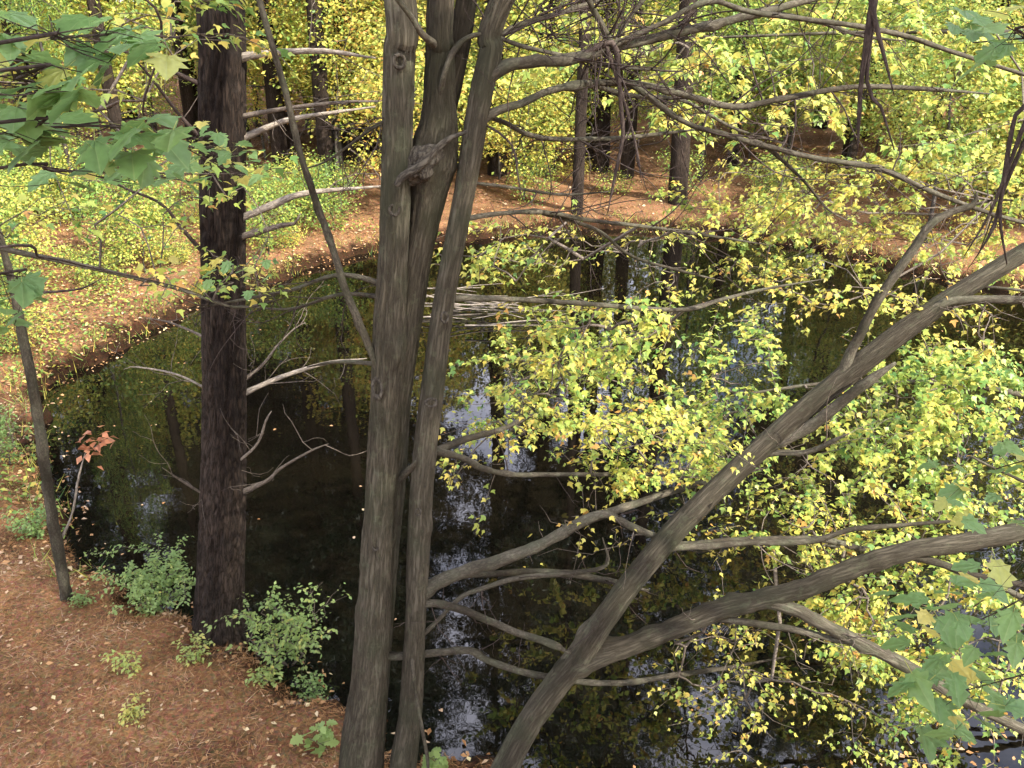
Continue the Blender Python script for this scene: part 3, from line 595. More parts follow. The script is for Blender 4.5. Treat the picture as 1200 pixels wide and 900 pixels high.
T = np.stack([RNG.normal(6.5, 1.2, 160), RNG.normal(7.2, 1.2, 160), RNG.uniform(7.5, 10.5, 160)], 1)
spray(cw, cf, QL[-40::8], T, 10, .10, .55, .2, LEAF_OVAL, .004, jit=.12, rmax=.06)
part('upper_branches', cw, 'maple_bark', lean, 'stuff'); part('crown', cf, 'autumn_leaf', lean, 'stuff')

# ================================================================== SMALL MAPLES LEANING OVER THE WATER (right side mass of leaves)
def leafy_tree(name, label, base, stems, clusters, group=None, cat='tree', stemmat='smooth_bark', leafmat='autumn_leaf'):
    g = gz(base[0], base[1]); t = thing(name, (base[0], base[1], g), label, cat, group); nodes = []
    for (pts, r0, r1) in stems:
        pts = [np.array([base[0], base[1], g - .1])] + [np.asarray(p, float) for p in pts]
        mb = MB(); Q = tube(mb, pts, np.linspace(r0, r1, len(pts)), 9, .08, limb_disp); part('stem' if nodes else 'trunk', mb, stemmat, t); nodes += list(Q[len(Q) // 4::4])
    w, f = MB(), MB()
    for c in clusters:
        c = dict(c); T = region(c.pop('n'), c.pop('q'), c.pop('ya'), c.pop('yb')); spray(w, f, nodes, T, **c)
    part('twigs', w, 'twig_bark', t, 'stuff'); part('foliage', f, leafmat, t, 'stuff'); return t
leafy_tree('young_maple', 'young yellow-green maple arching out from the right bank under the leaning trunk', (9.3, 7.2),
    [([(8.4, 7.5, 1.2), (6.8, 8.0, 2.2), (5.2, 8.2, 2.7), (3.6, 8.2, 2.8), (2.4, 8.1, 2.7)], .06, .012), ([(8.8, 7.8, 1.6), (7.6, 8.8, 3.0), (6.2, 9.2, 3.4), (5.0, 9.4, 3.5)], .05, .012)],
    [dict(n=190, q=[(800, 385), (880, 375), (960, 560), (790, 560)], ya=7.2, yb=9.6, per=12.4, size=0.072, tint=.55, spread=.16),
     dict(n=300, q=[(960, 450), (1190, 420), (1200, 570), (930, 570)], ya=6.8, yb=9.0, per=14.7, size=0.072, tint=.52, spread=.17),
     dict(n=90, q=[(1060, 400), (1200, 420), (1200, 480), (1060, 470)], ya=6.6, yb=8.0, per=17.6, size=0.072, tint=.45, spread=.15)])
leafy_tree('young_maple', 'bushy yellow maple crowding the bank below the heavy forked limb', (6.2, 4.7),
    [([(5.6, 5.3, 1.0), (4.6, 5.9, 1.7), (3.4, 6.3, 2.0), (2.2, 6.4, 2.0)], .045, .01), ([(5.9, 5.6, 1.3), (5.2, 6.5, 2.2), (4.2, 6.8, 2.7)], .04, .01)],
    [dict(n=255, q=[(880, 575), (1200, 560), (1200, 700), (960, 720)], ya=5.9, yb=7.6, per=14.0, size=0.064, tint=.60, spread=.17),
     dict(n=225, q=[(960, 690), (1200, 690), (1200, 800), (1010, 800)], ya=5.2, yb=6.6, per=14.7, size=0.060, tint=.58, spread=.17),
     dict(n=80, q=[(800, 790), (1010, 780), (1060, 900), (840, 900)], ya=5.0, yb=6.2, per=6.6, size=0.048, tint=.70, spread=.14),
     dict(n=90, q=[(1040, 800), (1200, 790), (1200, 900), (1060, 900)], ya=4.8, yb=5.8, per=8.7, size=0.056, tint=.55, spread=.2)])
leafy_tree('young_maple', 'slender yellow maple leaning over the far right corner of the pond', (15.0, 15.5),
    [([(14.0, 15.2, 1.8), (12.2, 14.6, 3.0), (10.0, 14.0, 3.4), (7.6, 13.6, 3.5)], .07, .015), ([(14.5, 15.6, 2.2), (13.0, 15.6, 3.8), (11, 15.2, 4.4)], .06, .015)],
    [dict(n=300, q=[(960, 200), (1200, 170), (1200, 320), (930, 300)], ya=12.5, yb=15.5, per=16.1, size=0.096, tint=.66, spread=.14),
     dict(n=195, q=[(780, 195), (980, 190), (980, 290), (780, 270)], ya=12.5, yb=16.0, per=13.1, size=0.096, tint=.64, spread=.14),
     dict(n=90, q=[(800, 290), (1000, 300), (1050, 345), (900, 345)], ya=11.5, yb=13.5, per=8.7, size=0.080, tint=.70, spread=.14)])

leafy_tree('young_maple', 'tall slender maple on the right bank holding yellow sprays above the far shore', (15.6, 12.0),
    [([(14.6, 12.2, 3.0), (12.6, 12.6, 5.2), (9.6, 13.0, 5.9), (6.0, 13.4, 6.0), (2.6, 13.6, 5.9)], .09, .015), ([(14.8, 12.4, 4.0), (13.4, 12.6, 6.5), (11, 13.0, 7.4), (8, 13.2, 7.4)], .07, .015)],
    [dict(n=170, q=[(600, 15), (1000, -10), (1000, 75), (610, 85)], ya=11.5, yb=15.5, per=9, size=.13, tint=.60, spread=.15),
     dict(n=150, q=[(760, 60), (1010, 40), (990, 150), (780, 140)], ya=11.5, yb=15.5, per=8, size=.13, tint=.62, spread=.15),
     dict(n=110, q=[(1000, -10), (1210, -10), (1210, 110), (1050, 80)], ya=11.0, yb=14.5, per=9, size=.13, tint=.58, spread=.15),
     dict(n=60, q=[(1080, 110), (1210, 100), (1210, 190), (1090, 180)], ya=11.0, yb=14.0, per=8, size=.12, tint=.55, spread=.15)])
leafy_tree('young_maple', 'slim young maple on the left bank whose sprays of small leaves cross the big pine', (-7.2, 5.2),
    [([(-6.6, 5.2, 2.4), (-5.2, 5.1, 4.6), (-3.6, 5.0, 5.6), (-2.2, 4.9, 6.0)], .04, .008), ([(-6.9, 5.2, 2.6), tuple(pt(-60, 280, 5.2)), tuple(pt(0, 291, 5.2)), tuple(pt(100, 312, 5.2)), tuple(pt(200, 336, 5.25)), tuple(pt(275, 360, 5.3)), tuple(pt(320, 352, 5.3))], .03, .005)],
    [dict(n=46, q=[(40, 20), (260, 5), (290, 90), (60, 130)], ya=4.4, yb=6.0, per=6, size=.07, tint=.52, spread=.2),
     dict(n=34, q=[(190, 285), (330, 290), (335, 345), (200, 350)], ya=4.6, yb=5.8, per=6, size=.065, tint=.55, spread=.18),
     dict(n=40, q=[(180, 150), (330, 170), (330, 240), (210, 230)], ya=4.4, yb=5.8, per=5, size=.065, tint=.5, spread=.18),
     dict(n=30, q=[(20, 230), (200, 230), (200, 310), (20, 310)], ya=4.8, yb=6.2, per=4, size=.07, tint=.55, spread=.2)])

# ================================================================== NEAR MAPLES, big leaves one by one
def leaf_mesh(name, material, tint, seed):
    rs = np.random.default_rng(seed); v, t = LEAF_MAPLE; v = v.copy(); v[1:, :2] *= 1 + rs.normal(0, .07, (len(v) - 1, 1)); v[:, 2] *= rs.uniform(.5, 1.8)
    mb = MB(); pet = np.array([(-.45, .012, .05), (-.45, -.012, .05), (.02, .012, .0), (.02, -.012, .0)])
    mb.add(v, t, None, np.full(len(v), tint)); mb.add(pet, [(0, 1, 3), (0, 3, 2)], None, np.full(4, .9)); return mb.mesh(name, material)
GL = [leaf_mesh('leaf', 'broad_leaf', random.choice([.15, .25, .35, .45, .55]), s) for s in range(9)]
GY = [leaf_mesh('leaf', 'broad_leaf', random.choice([.75, .9, 1.0]), s + 50) for s in range(4)]
def near_tree(label, base, height, sprigs, lean_=(0, 0)):
    g = gz(base[0], base[1]); t = thing('young_maple', (base[0], base[1], g), label, 'tree')
    P = [np.array([base[0] + lean_[0] * k * k, base[1] + lean_[1] * k * k, g - .1 + height * k]) for k in np.linspace(0, 1, 6)]
    mb = MB(); Q = tube(mb, P, np.linspace(.055, .012, 6), 12, .06, limb_disp); part('trunk', mb, 'smooth_bark', t)
    for (path, Ya, Yb, lf) in sprigs:
        tip = [pt(x, y, Ya + (Yb - Ya) * i / max(1, len(path) - 1)) for i, (x, y) in enumerate(path)]
        j = int(np.argmin(np.linalg.norm(Q - (tip[0] - np.array([0, 0, .5])), axis=1))); pts = [Q[j]] + tip
        mb = MB(); BQ = tube(mb, pts, np.linspace(.0055, .0018, len(pts)), 6, .05, limb_disp); br = part('branch', mb, 'dark_twig', t)
        tw = MB(); lst = []
        for (lx, ly, wpx, col) in lf:
            Y = random.uniform(min(Ya, Yb), max(Ya, Yb)); p = pt(lx, ly, Y); size = wpx / F * dep(ly, Y); lst.append((p, size, col))
            k = int(np.argmin(np.linalg.norm(BQ - p, axis=1))); o = BQ[max(0, k - random.randint(1, 5))]
            if np.linalg.norm(o - p) < .30: tube(tw, [o, (o + p) / 2 + RNG.normal(0, .02, 3), p], [.0016, .0012, .0008], 4, .05)
        part('twigs', tw, 'dark_twig', br, 'stuff')
        for p, size, col in lst:
            o = link('leaf', random.choice(GY if col == 'y' else GL), br)
            o.location = Vector(p) - br.location - t.location
            o.rotation_euler = (RNG.normal(0, .30), RNG.uniform(-.1, .5), RNG.uniform(0, 6.28)); o.scale = (size,) * 3
    return t
def rl(n, q, w0, w1, y=.12):
    q = np.array(q, float); out = []
    for _ in range(n):
        u, v = random.random(), random.random(); p = (q[0] * (1 - u) + q[1] * u) * (1 - v) + (q[3] * (1 - u) + q[2] * u) * v
        out.append((p[0], p[1], random.uniform(w0, w1), 'y' if random.random() < y else 'g'))
    return out
near_tree('young maple beside the near bank whose broad green leaves hang before the big pine', (-3.9, 2.3), 8.5, [
    ([(-60, 60), (60, 45), (150, 40), (210, 45)], 1.9, 2.2, rl(24, [(-10, 5), (210, 30), (215, 65), (-10, 75)], 38, 58) + [(75, 82, 44, 'y'), (128, 92, 40, 'y')]),
    ([(-60, 150), (40, 150), (130, 148), (215, 165)], 1.9, 2.3, rl(33, [(-10, 120), (220, 140), (225, 185), (-10, 175)], 36, 58)),
    ([(-60, 90), (20, 92), (90, 110)], 1.8, 2.1, rl(12, [(-10, 70), (100, 80), (110, 120), (-10, 115)], 40, 60)),
    ([(-60, 205), (60, 200), (170, 205), (235, 215)], 2.2, 2.6, rl(15, [(30, 185), (230, 190), (250, 215), (60, 215)], 24, 38)),
    ([(-60, 330), (0, 320), (35, 330)], 2.0, 2.2, rl(12, [(-10, 300), (30, 310), (30, 390), (-10, 390)], 26, 40, 0)),
    ([(-60, 300), (50, 302), (100, 312), (160, 325), (215, 338), (270, 358)], 2.6, 4.2, rl(15, [(170, 300), (330, 300), (330, 350), (190, 340)], 12, 20, .5)),
    ([(100, -20), (170, 140), (230, 180), (300, 215)], 3.0, 4.0, rl(39, [(215, 130), (300, 175), (320, 215), (230, 200)], 12, 22, .35))], (.3, .1))
near_tree('young maple with broad pale green leaves in front of the sagging forked limb', (3.6, 1.5), 6.0, [
    ([(1280, 640), (1200, 700), (1120, 740), (1060, 770)], 2.6, 3.2, rl(33, [(1040, 690), (1200, 640), (1200, 760), (1060, 800)], 24, 40, .1)),
    ([(1280, 760), (1200, 790), (1130, 810), (1080, 830)], 2.7, 3.2, rl(27, [(1060, 790), (1200, 760), (1200, 880), (1070, 870)], 26, 40, .1)),
    ([(1280, 40), (1200, 45), (1140, 50)], 2.6, 3.0, rl(18, [(1110, 10), (1210, 0), (1210, 80), (1120, 70)], 26, 40, .1)),
    ([(1280, 520), (1200, 540), (1130, 560)], 3.2, 3.8, rl(21, [(1080, 520), (1200, 500), (1200, 620), (1100, 620)], 18, 28, .3))], (-.3, .2))
# dark drooping dead limbs at upper right
t = None
dl = leafy_tree('dead_tree', 'dead dark tree whose drooping twigs dangle before the yellow leaves', (4.9, 2.2),
    [([(4.8, 2.3, 3.5), (4.5, 2.6, 6.4), (3.7, 3.2, 8.2), (2.6, 3.7, 8.0), (1.75, 3.8, 7.0)], .06, .02), ([(4.8, 2.35, 3.0), (4.4, 2.9, 6.0), (3.4, 3.4, 7.0), (2.5, 3.6, 6.5)], .045, .015)], [], cat='tree', stemmat='dark_twig')
for pts, Ya, Yb in [([(1036, -60, 12), (1024, -5, 10), (1017, 40, 9), (1010, 90, 7), (1007, 130, 6), (1005, 178, 4)], 3.8, 3.8), ([(1022, -5, 8), (1027, 30, 7), (1036, 65, 5), (1048, 112, 3)], 3.8, 3.7),
                    ([(1016, 95, 4), (1032, 125, 4), (1048, 176, 4)], 3.8, 3.75), ([(1245, 60, 7), (1205, 120, 7), (1190, 135, 6), (1178, 200, 6), (1172, 255, 5), (1180, 310, 4)], 3.6, 3.6),
                    ([(1205, 150, 5), (1180, 200, 5), (1160, 250, 4), (1130, 300, 3)], 3.6, 3.6), ([(1210, 190, 5), (1175, 225, 5), (1165, 265, 5), (1145, 300, 3)], 3.65, 3.6)]:
    limb('dead_branch', dl, pts, Ya, Yb, 'dark_twig', 7)
for o in list(dl.children):
    if o.name.split('.')[0] in ('twigs', 'foliage'): bpy.data.objects.remove(o, do_unlink=True)

# ================================================================== LEFT SAPLING
sb = on_ground(79, 703)
sap = thing('sapling', tuple(sb), 'slim bare sapling leaning on the left bank beside a green bush', 'tree')
P, r = trace([(80, 710, 15), (78, 700, 13), (70, 655, 13), (62, 610, 12), (53, 550, 12), (46, 500, 12), (36, 440, 11), (24, 380, 10), (16, 340, 9), (2, 285, 8), (-20, 220, 7), (-40, 150, 5)], sb[1], sb[1] - .2)
mb = MB(); QS = tube(mb, P, r, 16, .04, limb_disp, [(1.6, 1, .02, .05), (2.2, 4, .015, .05)]); part('trunk', mb, 'smooth_bark', sap)
limb('branch', sap, [(66, 640, 4), (75, 625, 4), (85, 600, 3), (92, 560, 3), (100, 530, 2)], sb[1], sb[1] + .1, 'dead_bark', 6)
limb('branch', sap, [(18, 344, 4), (60, 342, 4), (95, 338, 3), (120, 326, 2)], sb[1], sb[1] - .2, 'dark_twig', 6)
mf = MB(); T = np.array([pt(random.gauss(110, 11), random.gauss(520, 9), random.uniform(sb[1], sb[1] + .25)) for _ in range(34)])
leaves(mf, LEAF_OVAL, T, .115 * RNG.uniform(.7, 1.2, len(T)), RNG.uniform(0, 1, len(T)), (-.2, .5), .5)
part('rusty_leaves', mf, 'rust_leaf', sap, 'stuff')['label'] = 'rust brown oak-like leaf cluster'

# ================================================================== BUSHES AND SMALL PLANTS
def bush(name, label, px, py, wpx, hpx, n, per, size, tint, spread, leafmat='green_leaf', cat='bush', tmpl=LEAF_OVAL, group=None, dz=0):
    g = on_ground(px, py); k = dep(py, g[1]) / F; w, h = wpx * k, hpx * k * 1.05
    t = thing(name, tuple(g), label, cat, group); wd, fo = MB(), MB()
    T = np.stack([RNG.normal(0, w * .24, n), RNG.normal(0, w * .24, n), h * RNG.beta(2.2, 1.6, n)], 1); T[:, :2] *= (.35 + T[:, 2:3] / h * .9); T += g
    spray(wd, fo, [g + np.array([x, y, 0]) for x, y in ((0, 0), (.04, .02), (-.04, .03))], T, per, size, tint, spread, tmpl, .0018, (.0, .5), .45, .03, .08)
    part('stems', wd, 'twig_bark', t, 'stuff'); part('foliage', fo, leafmat, t, 'stuff'); return t
bush('bush', 'dense soft green bush at the water edge left of the pine trunk', 188, 712, 95, 62, 230, 13, .05, .55, .12)
bush('bush', 'taller bright green bush rooted at the bank right of the pine trunk', 338, 782, 110, 90, 190, 8, .055, .62, .12)
bush('bush', 'low green bush under the taller one at the pine foot', 312, 802, 40, 22, 30, 6, .05, .75, .1)
bush('bush', 'grey-green bush reaching over the water where the bank ends', 366, 822, 40, 34, 30, 7, .05, .4, .1)
bush('bush', 'dark green feathery bush on the left bank behind the sapling', 8, 545, 55, 80, 110, 10, .05, .3, .1)
bush('bush', 'small green bush at the foot of the left bank beside the sapling', 42, 628, 46, 34, 70, 9, .05, .35, .1)
bush('bush', 'tiny green bush at the base of the slim sapling', 100, 710, 34, 18, 26, 7, .045, .4, .1)
for lab, x, y, w, h, tn in [('pale yellow seedling on the needles in front of the pine', 150, 790, 44, 30, .85), ('yellow-green seedling touching the front of the pine base', 229, 776, 44, 26, .8),
                            ('flat yellow seedling lowest on the open needle slope', 158, 842, 34, 14, .95)]:
    bush('seedling', lab, x, y, w, h, 34, 5, .05, tn, .08, 'green_leaf', 'plant')
b = bush('seedling', 'fresh green maple seedling beside the foot of the multi-stemmed maple', 384, 880, 40, 40, 8, 2, .11, .6, .08, 'green_leaf', 'plant', LEAF_MAPLE)
bush('seedling', 'green maple seedling between the foot of the two front stems', 512, 900, 40, 24, 10, 3, .08, .6, .08, 'green_leaf', 'plant', LEAF_MAPLE)

# brush of dead sticks lying in the water behind the maple
bp = on_z(560, 362, .05)
br = thing('brush_pile', tuple(bp), 'heap of bare grey sticks lying in the pond behind the maple stems', 'branches')
for k in range(34):
    a = random.uniform(-.5, .35); L = random.uniform(.8, 2.2); c = bp + np.array([random.gauss(.1, .8), random.gauss(0, .5), random.uniform(.0, .35)])
    dv = np.array([math.cos(a), math.sin(a) * .6, random.gauss(0, .12)]); pts = [c - dv * L / 2, c + RNG.normal(0, .06, 3), c + dv * L / 2]
    for q in pts: q[2] = max(q[2], -.05)
    mb = MB(); tube(mb, pts, np.array([.016, .012, .005]) * random.uniform(.7, 1.3), 6, .12, limb_disp); part('stick', mb, 'dead_bark', br)

# ================================================================== FOREST PROTOTYPES
def proto_pine(h, seed, crown0):
    rs = np.random.default_rng(seed); w, f, d = MB(), MB(), MB()
    P = [np.array([rs.normal(0, .12) * k, rs.normal(0, .12) * k, h * k - (.3 if k == 0 else 0)]) for k in np.linspace(0, 1, 7)]
    Q = tube(w, P, [.30, .255, .22, .19, .15, .09, .02], 18, .35, lambda a, l, r: r * .10 * nz(math.cos(a) * 3, math.sin(a) * 3, l * 2))
    z = crown0
    while z < h - .4:
        fr = (z - crown0) / (h - crown0); Lb = (3.6 * (1 - fr) ** .7 + .4) * rs.uniform(.8, 1.15); c = Q[np.argmin(abs(Q[:, 2] - z))]
        for k in range(rs.integers(4, 6)):
            a = rs.uniform(0, 6.28); L = Lb * rs.uniform(.55, 1.1); tip = c + np.array([math.cos(a) * L, math.sin(a) * L, L * rs.uniform(-.05, .3)])
            tube(d, [c, (c + tip) / 2 + np.array([0, 0, -.1 * L]), tip], [.04, .03, .01], 4, .9)
            m = int(36 * L); s = rs.uniform(.25, 1.05, m)[:, None]; p = c + (tip - c) * s + rs.normal(0, .20 * L ** .5, (m, 3)) * np.array([1, 1, .45])
            p = np.repeat(p, 6, 0) + rs.normal(0, .07, (m * 6, 3)); dr = unit(rs.normal(0, 1, (len(p), 3)) + np.array([math.cos(a), math.sin(a), .5]) * .6)
            leaves(f, BLADE, p, rs.uniform(.16, .30, len(p)), rs.uniform(0, 1, len(p)), (0, 0), 1.0, dr, .16)
        z += rs.uniform(.55, .95)
    for k in range(9):                                   # dead snags under the crown
        z = rs.uniform(2.0, crown0); c = Q[np.argmin(abs(Q[:, 2] - z))]; a = rs.uniform(0, 6.28); L = rs.uniform(.4, 1.8)
        tube(d, [c, c + np.array([math.cos(a) * L, math.sin(a) * L, rs.uniform(-.3, .3)])], [.022, .006], 4, .6)
    return [('trunk', w.mesh('trunk', 'pine_bark')), ('limbs', d.mesh('limbs', 'grey_bark')), ('crown', f.mesh('crown', 'pine_needle', False))]
def proto_broad(h, seed, c0, rad, n, per, size, tint, r0=.2, far='autumn_leaf_far'):
    rs = np.random.default_rng(seed); w, t2, f = MB(), MB(), MB()
    P = [np.array([rs.normal(0, .18) * k, rs.normal(0, .18) * k, h * .85 * k - (.3 if k == 0 else 0)]) for k in np.linspace(0, 1, 7)]
    Q = tube(w, P, np.linspace(r0 * 1.15, r0 * .2, 7), 16, max(.12, h / 60), lambda a, l, r: r * .12 * nz(math.cos(a) * 2, math.sin(a) * 2, l * 2))
    u = unit(rs.normal(0, 1, (n, 3))) * rs.uniform(.25, 1, (n, 1)) ** .6
    T = u * np.array([rad, rad, (h - c0) / 2]) + np.array([0, 0, (h + c0) / 2])
    spray(t2, f, Q[int(len(Q) * c0 / h * .8)::max(1, len(Q) // 12)], T, per, size, tint, .13, LEAF_FAR, max(.0022, h * .00028), (.0, .6), .45, size * 1.6, .12, r0 * .4)
    return [('trunk', w.mesh('trunk', 'grey_bark')), ('limbs', t2.mesh('limbs', 'grey_bark')), ('crown', f.mesh('crown', far, False))]
PINES = [proto_pine(29, 1, 8.5), proto_pine(26, 2, 9.5), proto_pine(31, 3, 10.5)]
BROADS = [proto_broad(20, 4, 7.5, 3.8, 620, 22, .18, .45), proto_broad(18, 5, 7.0, 3.5, 560, 22, .18, .6)]
SAPS = [proto_broad(5.5, 11, .9, 1.9, 380, 14, .12, .62, .04), proto_broad(4.2, 12, .5, 1.7, 320, 14, .11, .55, .03), proto_broad(7.0, 13, 1.4, 2.3, 480, 14, .13, .66, .055),
        proto_broad(3.0, 14, .25, 1.3, 220, 12, .10, .48, .022), proto_broad(8.5, 15, 2.0, 2.6, 560, 14, .14, .55, .07)]
SHRUB = [proto_broad(1.3, 21, .08, .8, 120, 8, .07, .45, .012), proto_broad(.8, 22, .04, .7, 90, 8, .065, .62, .010)]
def place(proto, x, y, name, label, cat, group, sc=1.0, rz=None, thick=1.0, tilt=0.0):
    t = thing(name, (x, y, gz(x, y)), label, cat, group); t.rotation_euler = (tilt, random.gauss(0, .02), random.uniform(0, 6.28) if rz is None else rz); t.scale = (sc * thick, sc * thick, sc)
    for nm, me in proto:
        o = link(nm, me, t)
        if nm != 'trunk': o['kind'] = 'stuff'
    return t
def place_px(proto, px, py, *a, **k):
    g = on_ground(px, py); return place(proto, g[0], g[1], *a, **k)

# trunks one can tell apart on the banks
GT = 'tall pines on the rise beyond the pond'
LT = 'tall dark pine standing on the needle-covered rise beyond the pond'
PINE_SPOTS = [(62, 226, 30, 'stout mossy pine on the left rise beside a thin leaning trunk'), (155, 236, 15, 'slim pine on the left rise, between the mossy pine and the big furrowed trunk'),
    (412, 190, 20, 'pine behind the left shore seen just left of the multi-stemmed maple'), (583, 205, 20, 'pine on the far bank showing close beside the right stem of the maple'),
    (642, 196, 20, 'pine standing behind the far bank, next to the pair of slim shoreline pines'), (676, 248, 14, 'slim pale pine rooted right at the far shore'), (704, 200, 18, 'dark pine just behind the slim pale one at the far shore'),
    (794, 238, 20, 'leaning dark pine at the far shore by the open orange needle slope'), (1008, 160, 26, 'thickest dark pine in the group behind the dangling dead twigs'), (1052, 150, 20, 'second dark pine in the group behind the dangling dead twigs'),
    (960, 150, 15, 'thin pine left of the dark group behind the dangling dead twigs'), (858, 196, 12, 'thin brown pine on the open orange needle slope'), (330, 200, 16, 'pine glimpsed between the big furrowed trunk and the maple'),
    (230, 150, 18, 'pine half hidden behind the big furrowed trunk'), (500, 170, 18, 'short young pine behind the maple fork, kept low to let sky reflect'), (1140, 185, 18, 'pine behind the slender maple at the far right corner of the pond')]
for px_, py_, w_, lab_ in PINE_SPOTS:
    g = on_ground(px_, py_); want = w_ / F * dep(py_, g[1]) / 2 / .27
    place(random.choice(PINES), g[0], g[1], 'tall_pine', lab_, 'tree', GT, .5 if 'short young' in lab_ else random.uniform(1.0, 1.2), None, max(.5, min(1.2, want)) / 1.1)  # the short pine is shrunk to open a sky gap in the reflection
g = on_ground(95, 255)
place(BROADS[0], g[0], g[1], 'thin_tree', 'thin leaning dark trunk beside the mossy pine on the left rise', 'tree', None, .5, None, .6, 0)
# the wood goes on behind and around
n = 0
while n < 38:
    x, y = random.uniform(-45, 45), random.uniform(27, 75)
    if abs(x) > y * .9 + 6: continue
    if abs(x / y + .09) < .05 or abs(x / y - .29) < .05: continue      # gaps left on purpose so bright sky reflects in the pond
    if random.random() < .62: place(random.choice(PINES), x, y, 'tall_pine', 'tall pine added deep in the wood to block sky reflections', 'tree', 'pines deep in the wood', random.uniform(.85, 1.1), None, random.uniform(.7, 1.1))
    else: place(random.choice(BROADS), x, y, 'broadleaf_tree', 'tall yellowing broadleaf tree deep in the wood', 'tree', 'broadleaf trees deep in the wood', random.uniform(.8, 1.1))
    n += 1
for x, y in [(-6, 28), (-8, 31), (-12, 39), (-12, 33), (-7.5, 36), (-18, 41), (-5.5, 33), (-16, 36), (-19, 31), (4, 30), (12, 31)]:  # extra pines, added to cover sky patches reflected in the pond
    place(random.choice(PINES), x, y, 'tall_pine', 'tall pine added deep in the wood to block sky reflections', 'tree', 'pines deep in the wood', random.uniform(1.0, 1.15), None, .8)
for x, y in [(-13, 13), (-17, 9), (-15, 19), (-20, 16), (-11, 4), (-18, 1)]:
    place(random.choice(PINES), x, y, 'tall_pine', 'tall pine on the left bank of the pond', 'tree', 'pines on the left bank', random.uniform(.85, 1.05))
for x, y, k in [(18, 22, 1), (6.6, -2.8, 0), (9.6, -5.2, 1), (12.8, -7.8, 0), (5.2, -7.0, 1), (9.5, -10.5, 1)]:  # those behind the camera are added, unseen, to shade the foreground
    place(BROADS[k], x, y, 'broadleaf_tree', 'tall yellowing broadleaf tree added out of view for shade and reflections', 'tree', 'broadleaf trees added out of view', random.uniform(.8, 1.0))
# understory
LOOK = {id(q): w for q, w in zip(SAPS + SHRUB, ('rounded', 'low broad', 'tall bright', 'squat', 'very tall', 'knee-high', 'ankle-high'))}
def proj(x, y, z):
    v = np.array([x, y, z - HC]); d = v[1] * CP - v[2] * SP; return 600 + F * v[0] / d, 450 - F * (v[1] * SP + v[2] * CP) / d
WIN = [(690, 870, 165, 262), (965, 1095, 85, 165), (0, 215, 150, 300)]
def blocks(x, y, h):
    g = gz(x, y); bx, by = proj(x, y, g); tx, ty = proj(x, y, g + h); w = .3 * h / y * F
    return any(bx + w > a and bx - w < b and by > c and ty < d for a, b, c, d in WIN)
def under(n, xr, yr, protos, label, group, name='yellow_sapling', sc=(.75, 1.25), mind=.6):
    k = 0; tries = 0
    while k < n and tries < n * 40:
        tries += 1; x, y = random.uniform(*xr), random.uniform(*yr)
        if abs(x) > .68 * y + 3: continue
        if sdist([(x, y)])[0] < mind: continue
        if name == 'yellow_sapling' and y < 40 and random.random() < .9 and blocks(x, y, 4.5): continue
        q = random.choice(protos); look = LOOK[id(q)]
        place(q, x, y, name, look + ' ' + label, 'tree' if 'sapling' in name else 'shrub', look + ' ' + group, random.uniform(*sc)); k += 1
under(54, (1, 24), (22.0, 36), SAPS[:3] + [SAPS[4]], 'yellow sapling on the far right bank under the pines', 'saplings on the far right bank')
under(34, (-22, 3), (25, 38), SAPS[:3], 'yellow-green sapling behind the far left bank between the pines', 'saplings between the pines')
under(80, (-38, 40), (36, 62), [SAPS[0], SAPS[2], SAPS[4]], 'hazy yellow sapling deep in the wood', 'saplings deep in the wood', sc=(.9, 1.4))
under(64, (-17, -5), (11, 27), SAPS[3:4] + SHRUB, 'green shrub on the left bank', 'shrubs on the left bank', 'green_shrub', (.6, 1.1), .5)
under(30, (-8, 18), (21.5, 30), SHRUB, 'yellow-green shrub on the far bank', 'shrubs on the far bank', 'green_shrub', (.6, 1.2), .4)

# far-off wood that closes the view
fm = MB(); n = 34000; a = RNG.uniform(0, 2 * math.pi, n); rr = RNG.uniform(70, 105, n)
p = np.stack([rr * np.sin(a), 8 + rr * np.cos(a), 2.5 + 24 * RNG.beta(1.1, 1.5, n)], 1)
leaves(fm, LEAF_FAR, p, RNG.uniform(.5, 1.3, n), np.clip(RNG.normal(.4, .22, n) + .2 * np.sin(a * 23), 0, 1), (0, .6), .6)
tag(link('distant_wood', fm.mesh('distant_wood', 'autumn_leaf_far', False)), 'distant yellow-green wood closing the view behind the trunks', 'wood', kind='stuff')

# ================================================================== GROUND LITTER
def scatter(n, xr, yr, mind=.05, maxd=99):
    x = RNG.uniform(*xr, n); y = RNG.uniform(*yr, n); s = sdist(np.stack([x, y], 1)); k = (s > mind) & (s < maxd) & (np.abs(x) < .72 * y + 3); x, y = x[k], y[k]
    return np.stack([x, y, terr(x, y)], 1)
lm = MB()
p = scatter(90000, (-8, 1.5), (4, 11)); p[:, 2] += RNG.uniform(.002, .02, len(p))
leaves(lm, BLADE, p, RNG.uniform(.07, .15, len(p)), np.clip(RNG.normal(.40, .18, len(p)) + .22 * wob(p[:, 0], p[:, 1], 2.6, 1) + .16 * wob(p[:, 0], p[:, 1], 9, 4), 0, .9), (-.12, .12), .3, None, .045)
tag(link('needle_litter', lm.mesh('needle_litter', 'litter', False)), 'reddish brown pine needles covering the near bank', 'needles', kind='stuff')
lm = MB()
for n, xr, yr, sz in ((3600, (-8, 1.5), (4, 11), .06), (16000, (-20, -3), (8, 24), .09), (14000, (-18, 24), (20, 42), .12)):
    p = scatter(n, xr, yr, .02); p[:, 2] += RNG.uniform(.006, .03, len(p))
    leaves(lm, LEAF_OVAL, p, sz * RNG.uniform(.5, 1.2, len(p)), np.clip(RNG.normal(.6, .22, len(p)), 0, 1), (-.1, .15), .3)
tag(link('leaf_litter', lm.mesh('leaf_litter', 'litter')), 'tan and orange fallen leaves strewn over the forest floor', 'fallen leaves', kind='stuff')
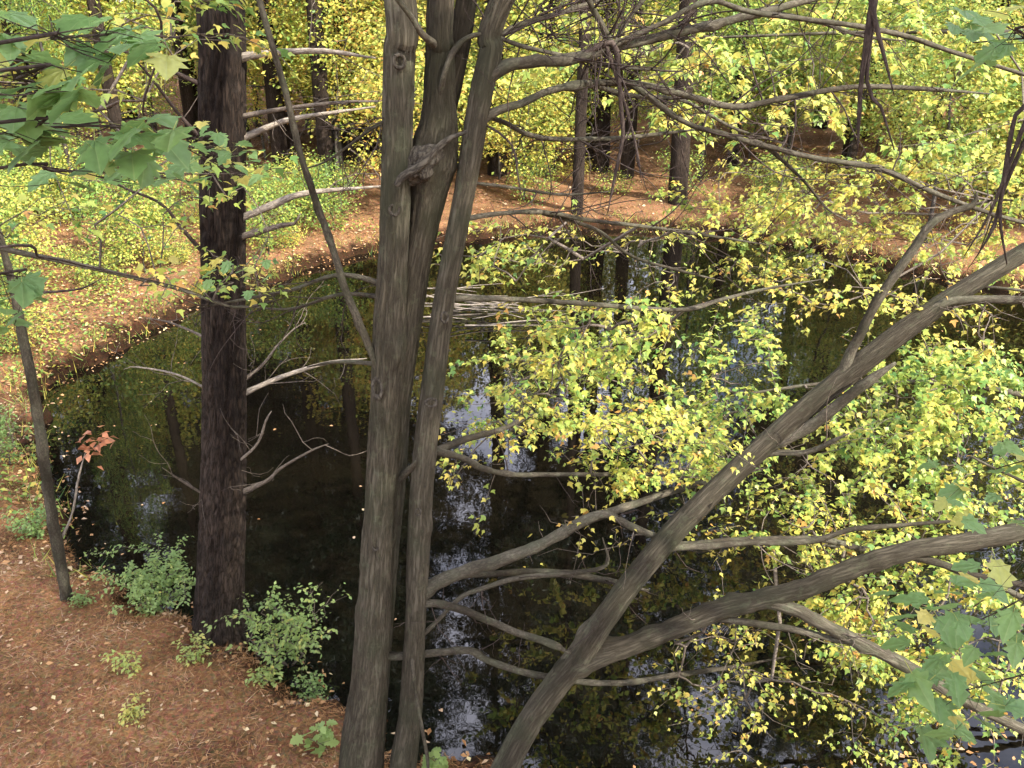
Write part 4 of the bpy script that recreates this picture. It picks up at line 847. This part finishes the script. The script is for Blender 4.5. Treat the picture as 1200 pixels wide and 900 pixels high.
lm = MB(); p = scatter(30000, (-20, -3.5), (9, 24), .02); k = wob(p[:, 0], p[:, 1], .9, 2) > -.16; p = p[k]; p[:, 2] += RNG.uniform(.02, .34, len(p))
leaves(lm, LEAF_OVAL, p, RNG.uniform(.05, .11, len(p)), np.clip(RNG.normal(.45, .2, len(p)), 0, 1), (0, .5), .4)
tag(link('ground_cover', lm.mesh('ground_cover', 'autumn_leaf')), 'low yellow-green ground plants on the left bank', 'ground cover', kind='stuff')
lm = MB(); n = 500; x = RNG.uniform(-9, 10, n); y = RNG.uniform(6, 22, n); s = sdist(np.stack([x, y], 1)); k = (s < -.1) & (RNG.random(n) < np.exp(s / 1.2) + .12); p = np.stack([x[k], y[k], np.full(k.sum(), .006)], 1)
leaves(lm, LEAF_OVAL, p, RNG.uniform(.04, .08, len(p)), np.clip(RNG.normal(.7, .2, len(p)), 0, 1), (0, 0), .03)
tag(link('floating_leaves', lm.mesh('floating_leaves', 'litter')), 'scattered fallen leaves floating on the dark pond', 'fallen leaves', kind='stuff')

lm = MB(); n = 60000; x = RNG.uniform(-12, 18, n); y = RNG.uniform(8, 26, n); sd_ = sdist(np.stack([x, y], 1)); k = (sd_ > -.12) & (sd_ < .55) & (wob(x, y, 1.1, 6) > -.15); p = np.stack([x[k], y[k], terr(x[k], y[k])], 1); p[:, 2] = np.maximum(p[:, 2], 0)
dr = unit(RNG.normal(0, .55, (len(p), 3)) + np.array([0, 0, 1.0])); dr[:, 2] = np.abs(dr[:, 2])
leaves(lm, BLADE, p, RNG.uniform(.10, .32, len(p)), np.clip(RNG.normal(.5, .22, len(p)), 0, .95), (0, .1), 1.0, dr, .06)
tag(link('shore_grass', lm.mesh('shore_grass', 'autumn_leaf', False)), 'thin yellowing grass fringing the far and left shore', 'grass', kind='stuff')
lm = MB(); n = 30000; x = RNG.uniform(-13, 18, n); y = RNG.uniform(5, 26, n); sd_ = sdist(np.stack([x, y], 1)); k = (sd_ > -.35) & (sd_ < .4); p = np.stack([x[k], y[k], np.maximum(terr(x[k], y[k]), 0) + RNG.uniform(.004, .05, k.sum())], 1)
leaves(lm, LEAF_OVAL, p, RNG.uniform(.04, .085, len(p)), np.clip(RNG.normal(.58, .22, len(p)), 0, 1), (-.1, .4), .35)
tag(link('shore_leaves', lm.mesh('shore_leaves', 'litter')), 'pale fallen leaves piled along the water edge', 'fallen leaves', kind='stuff')
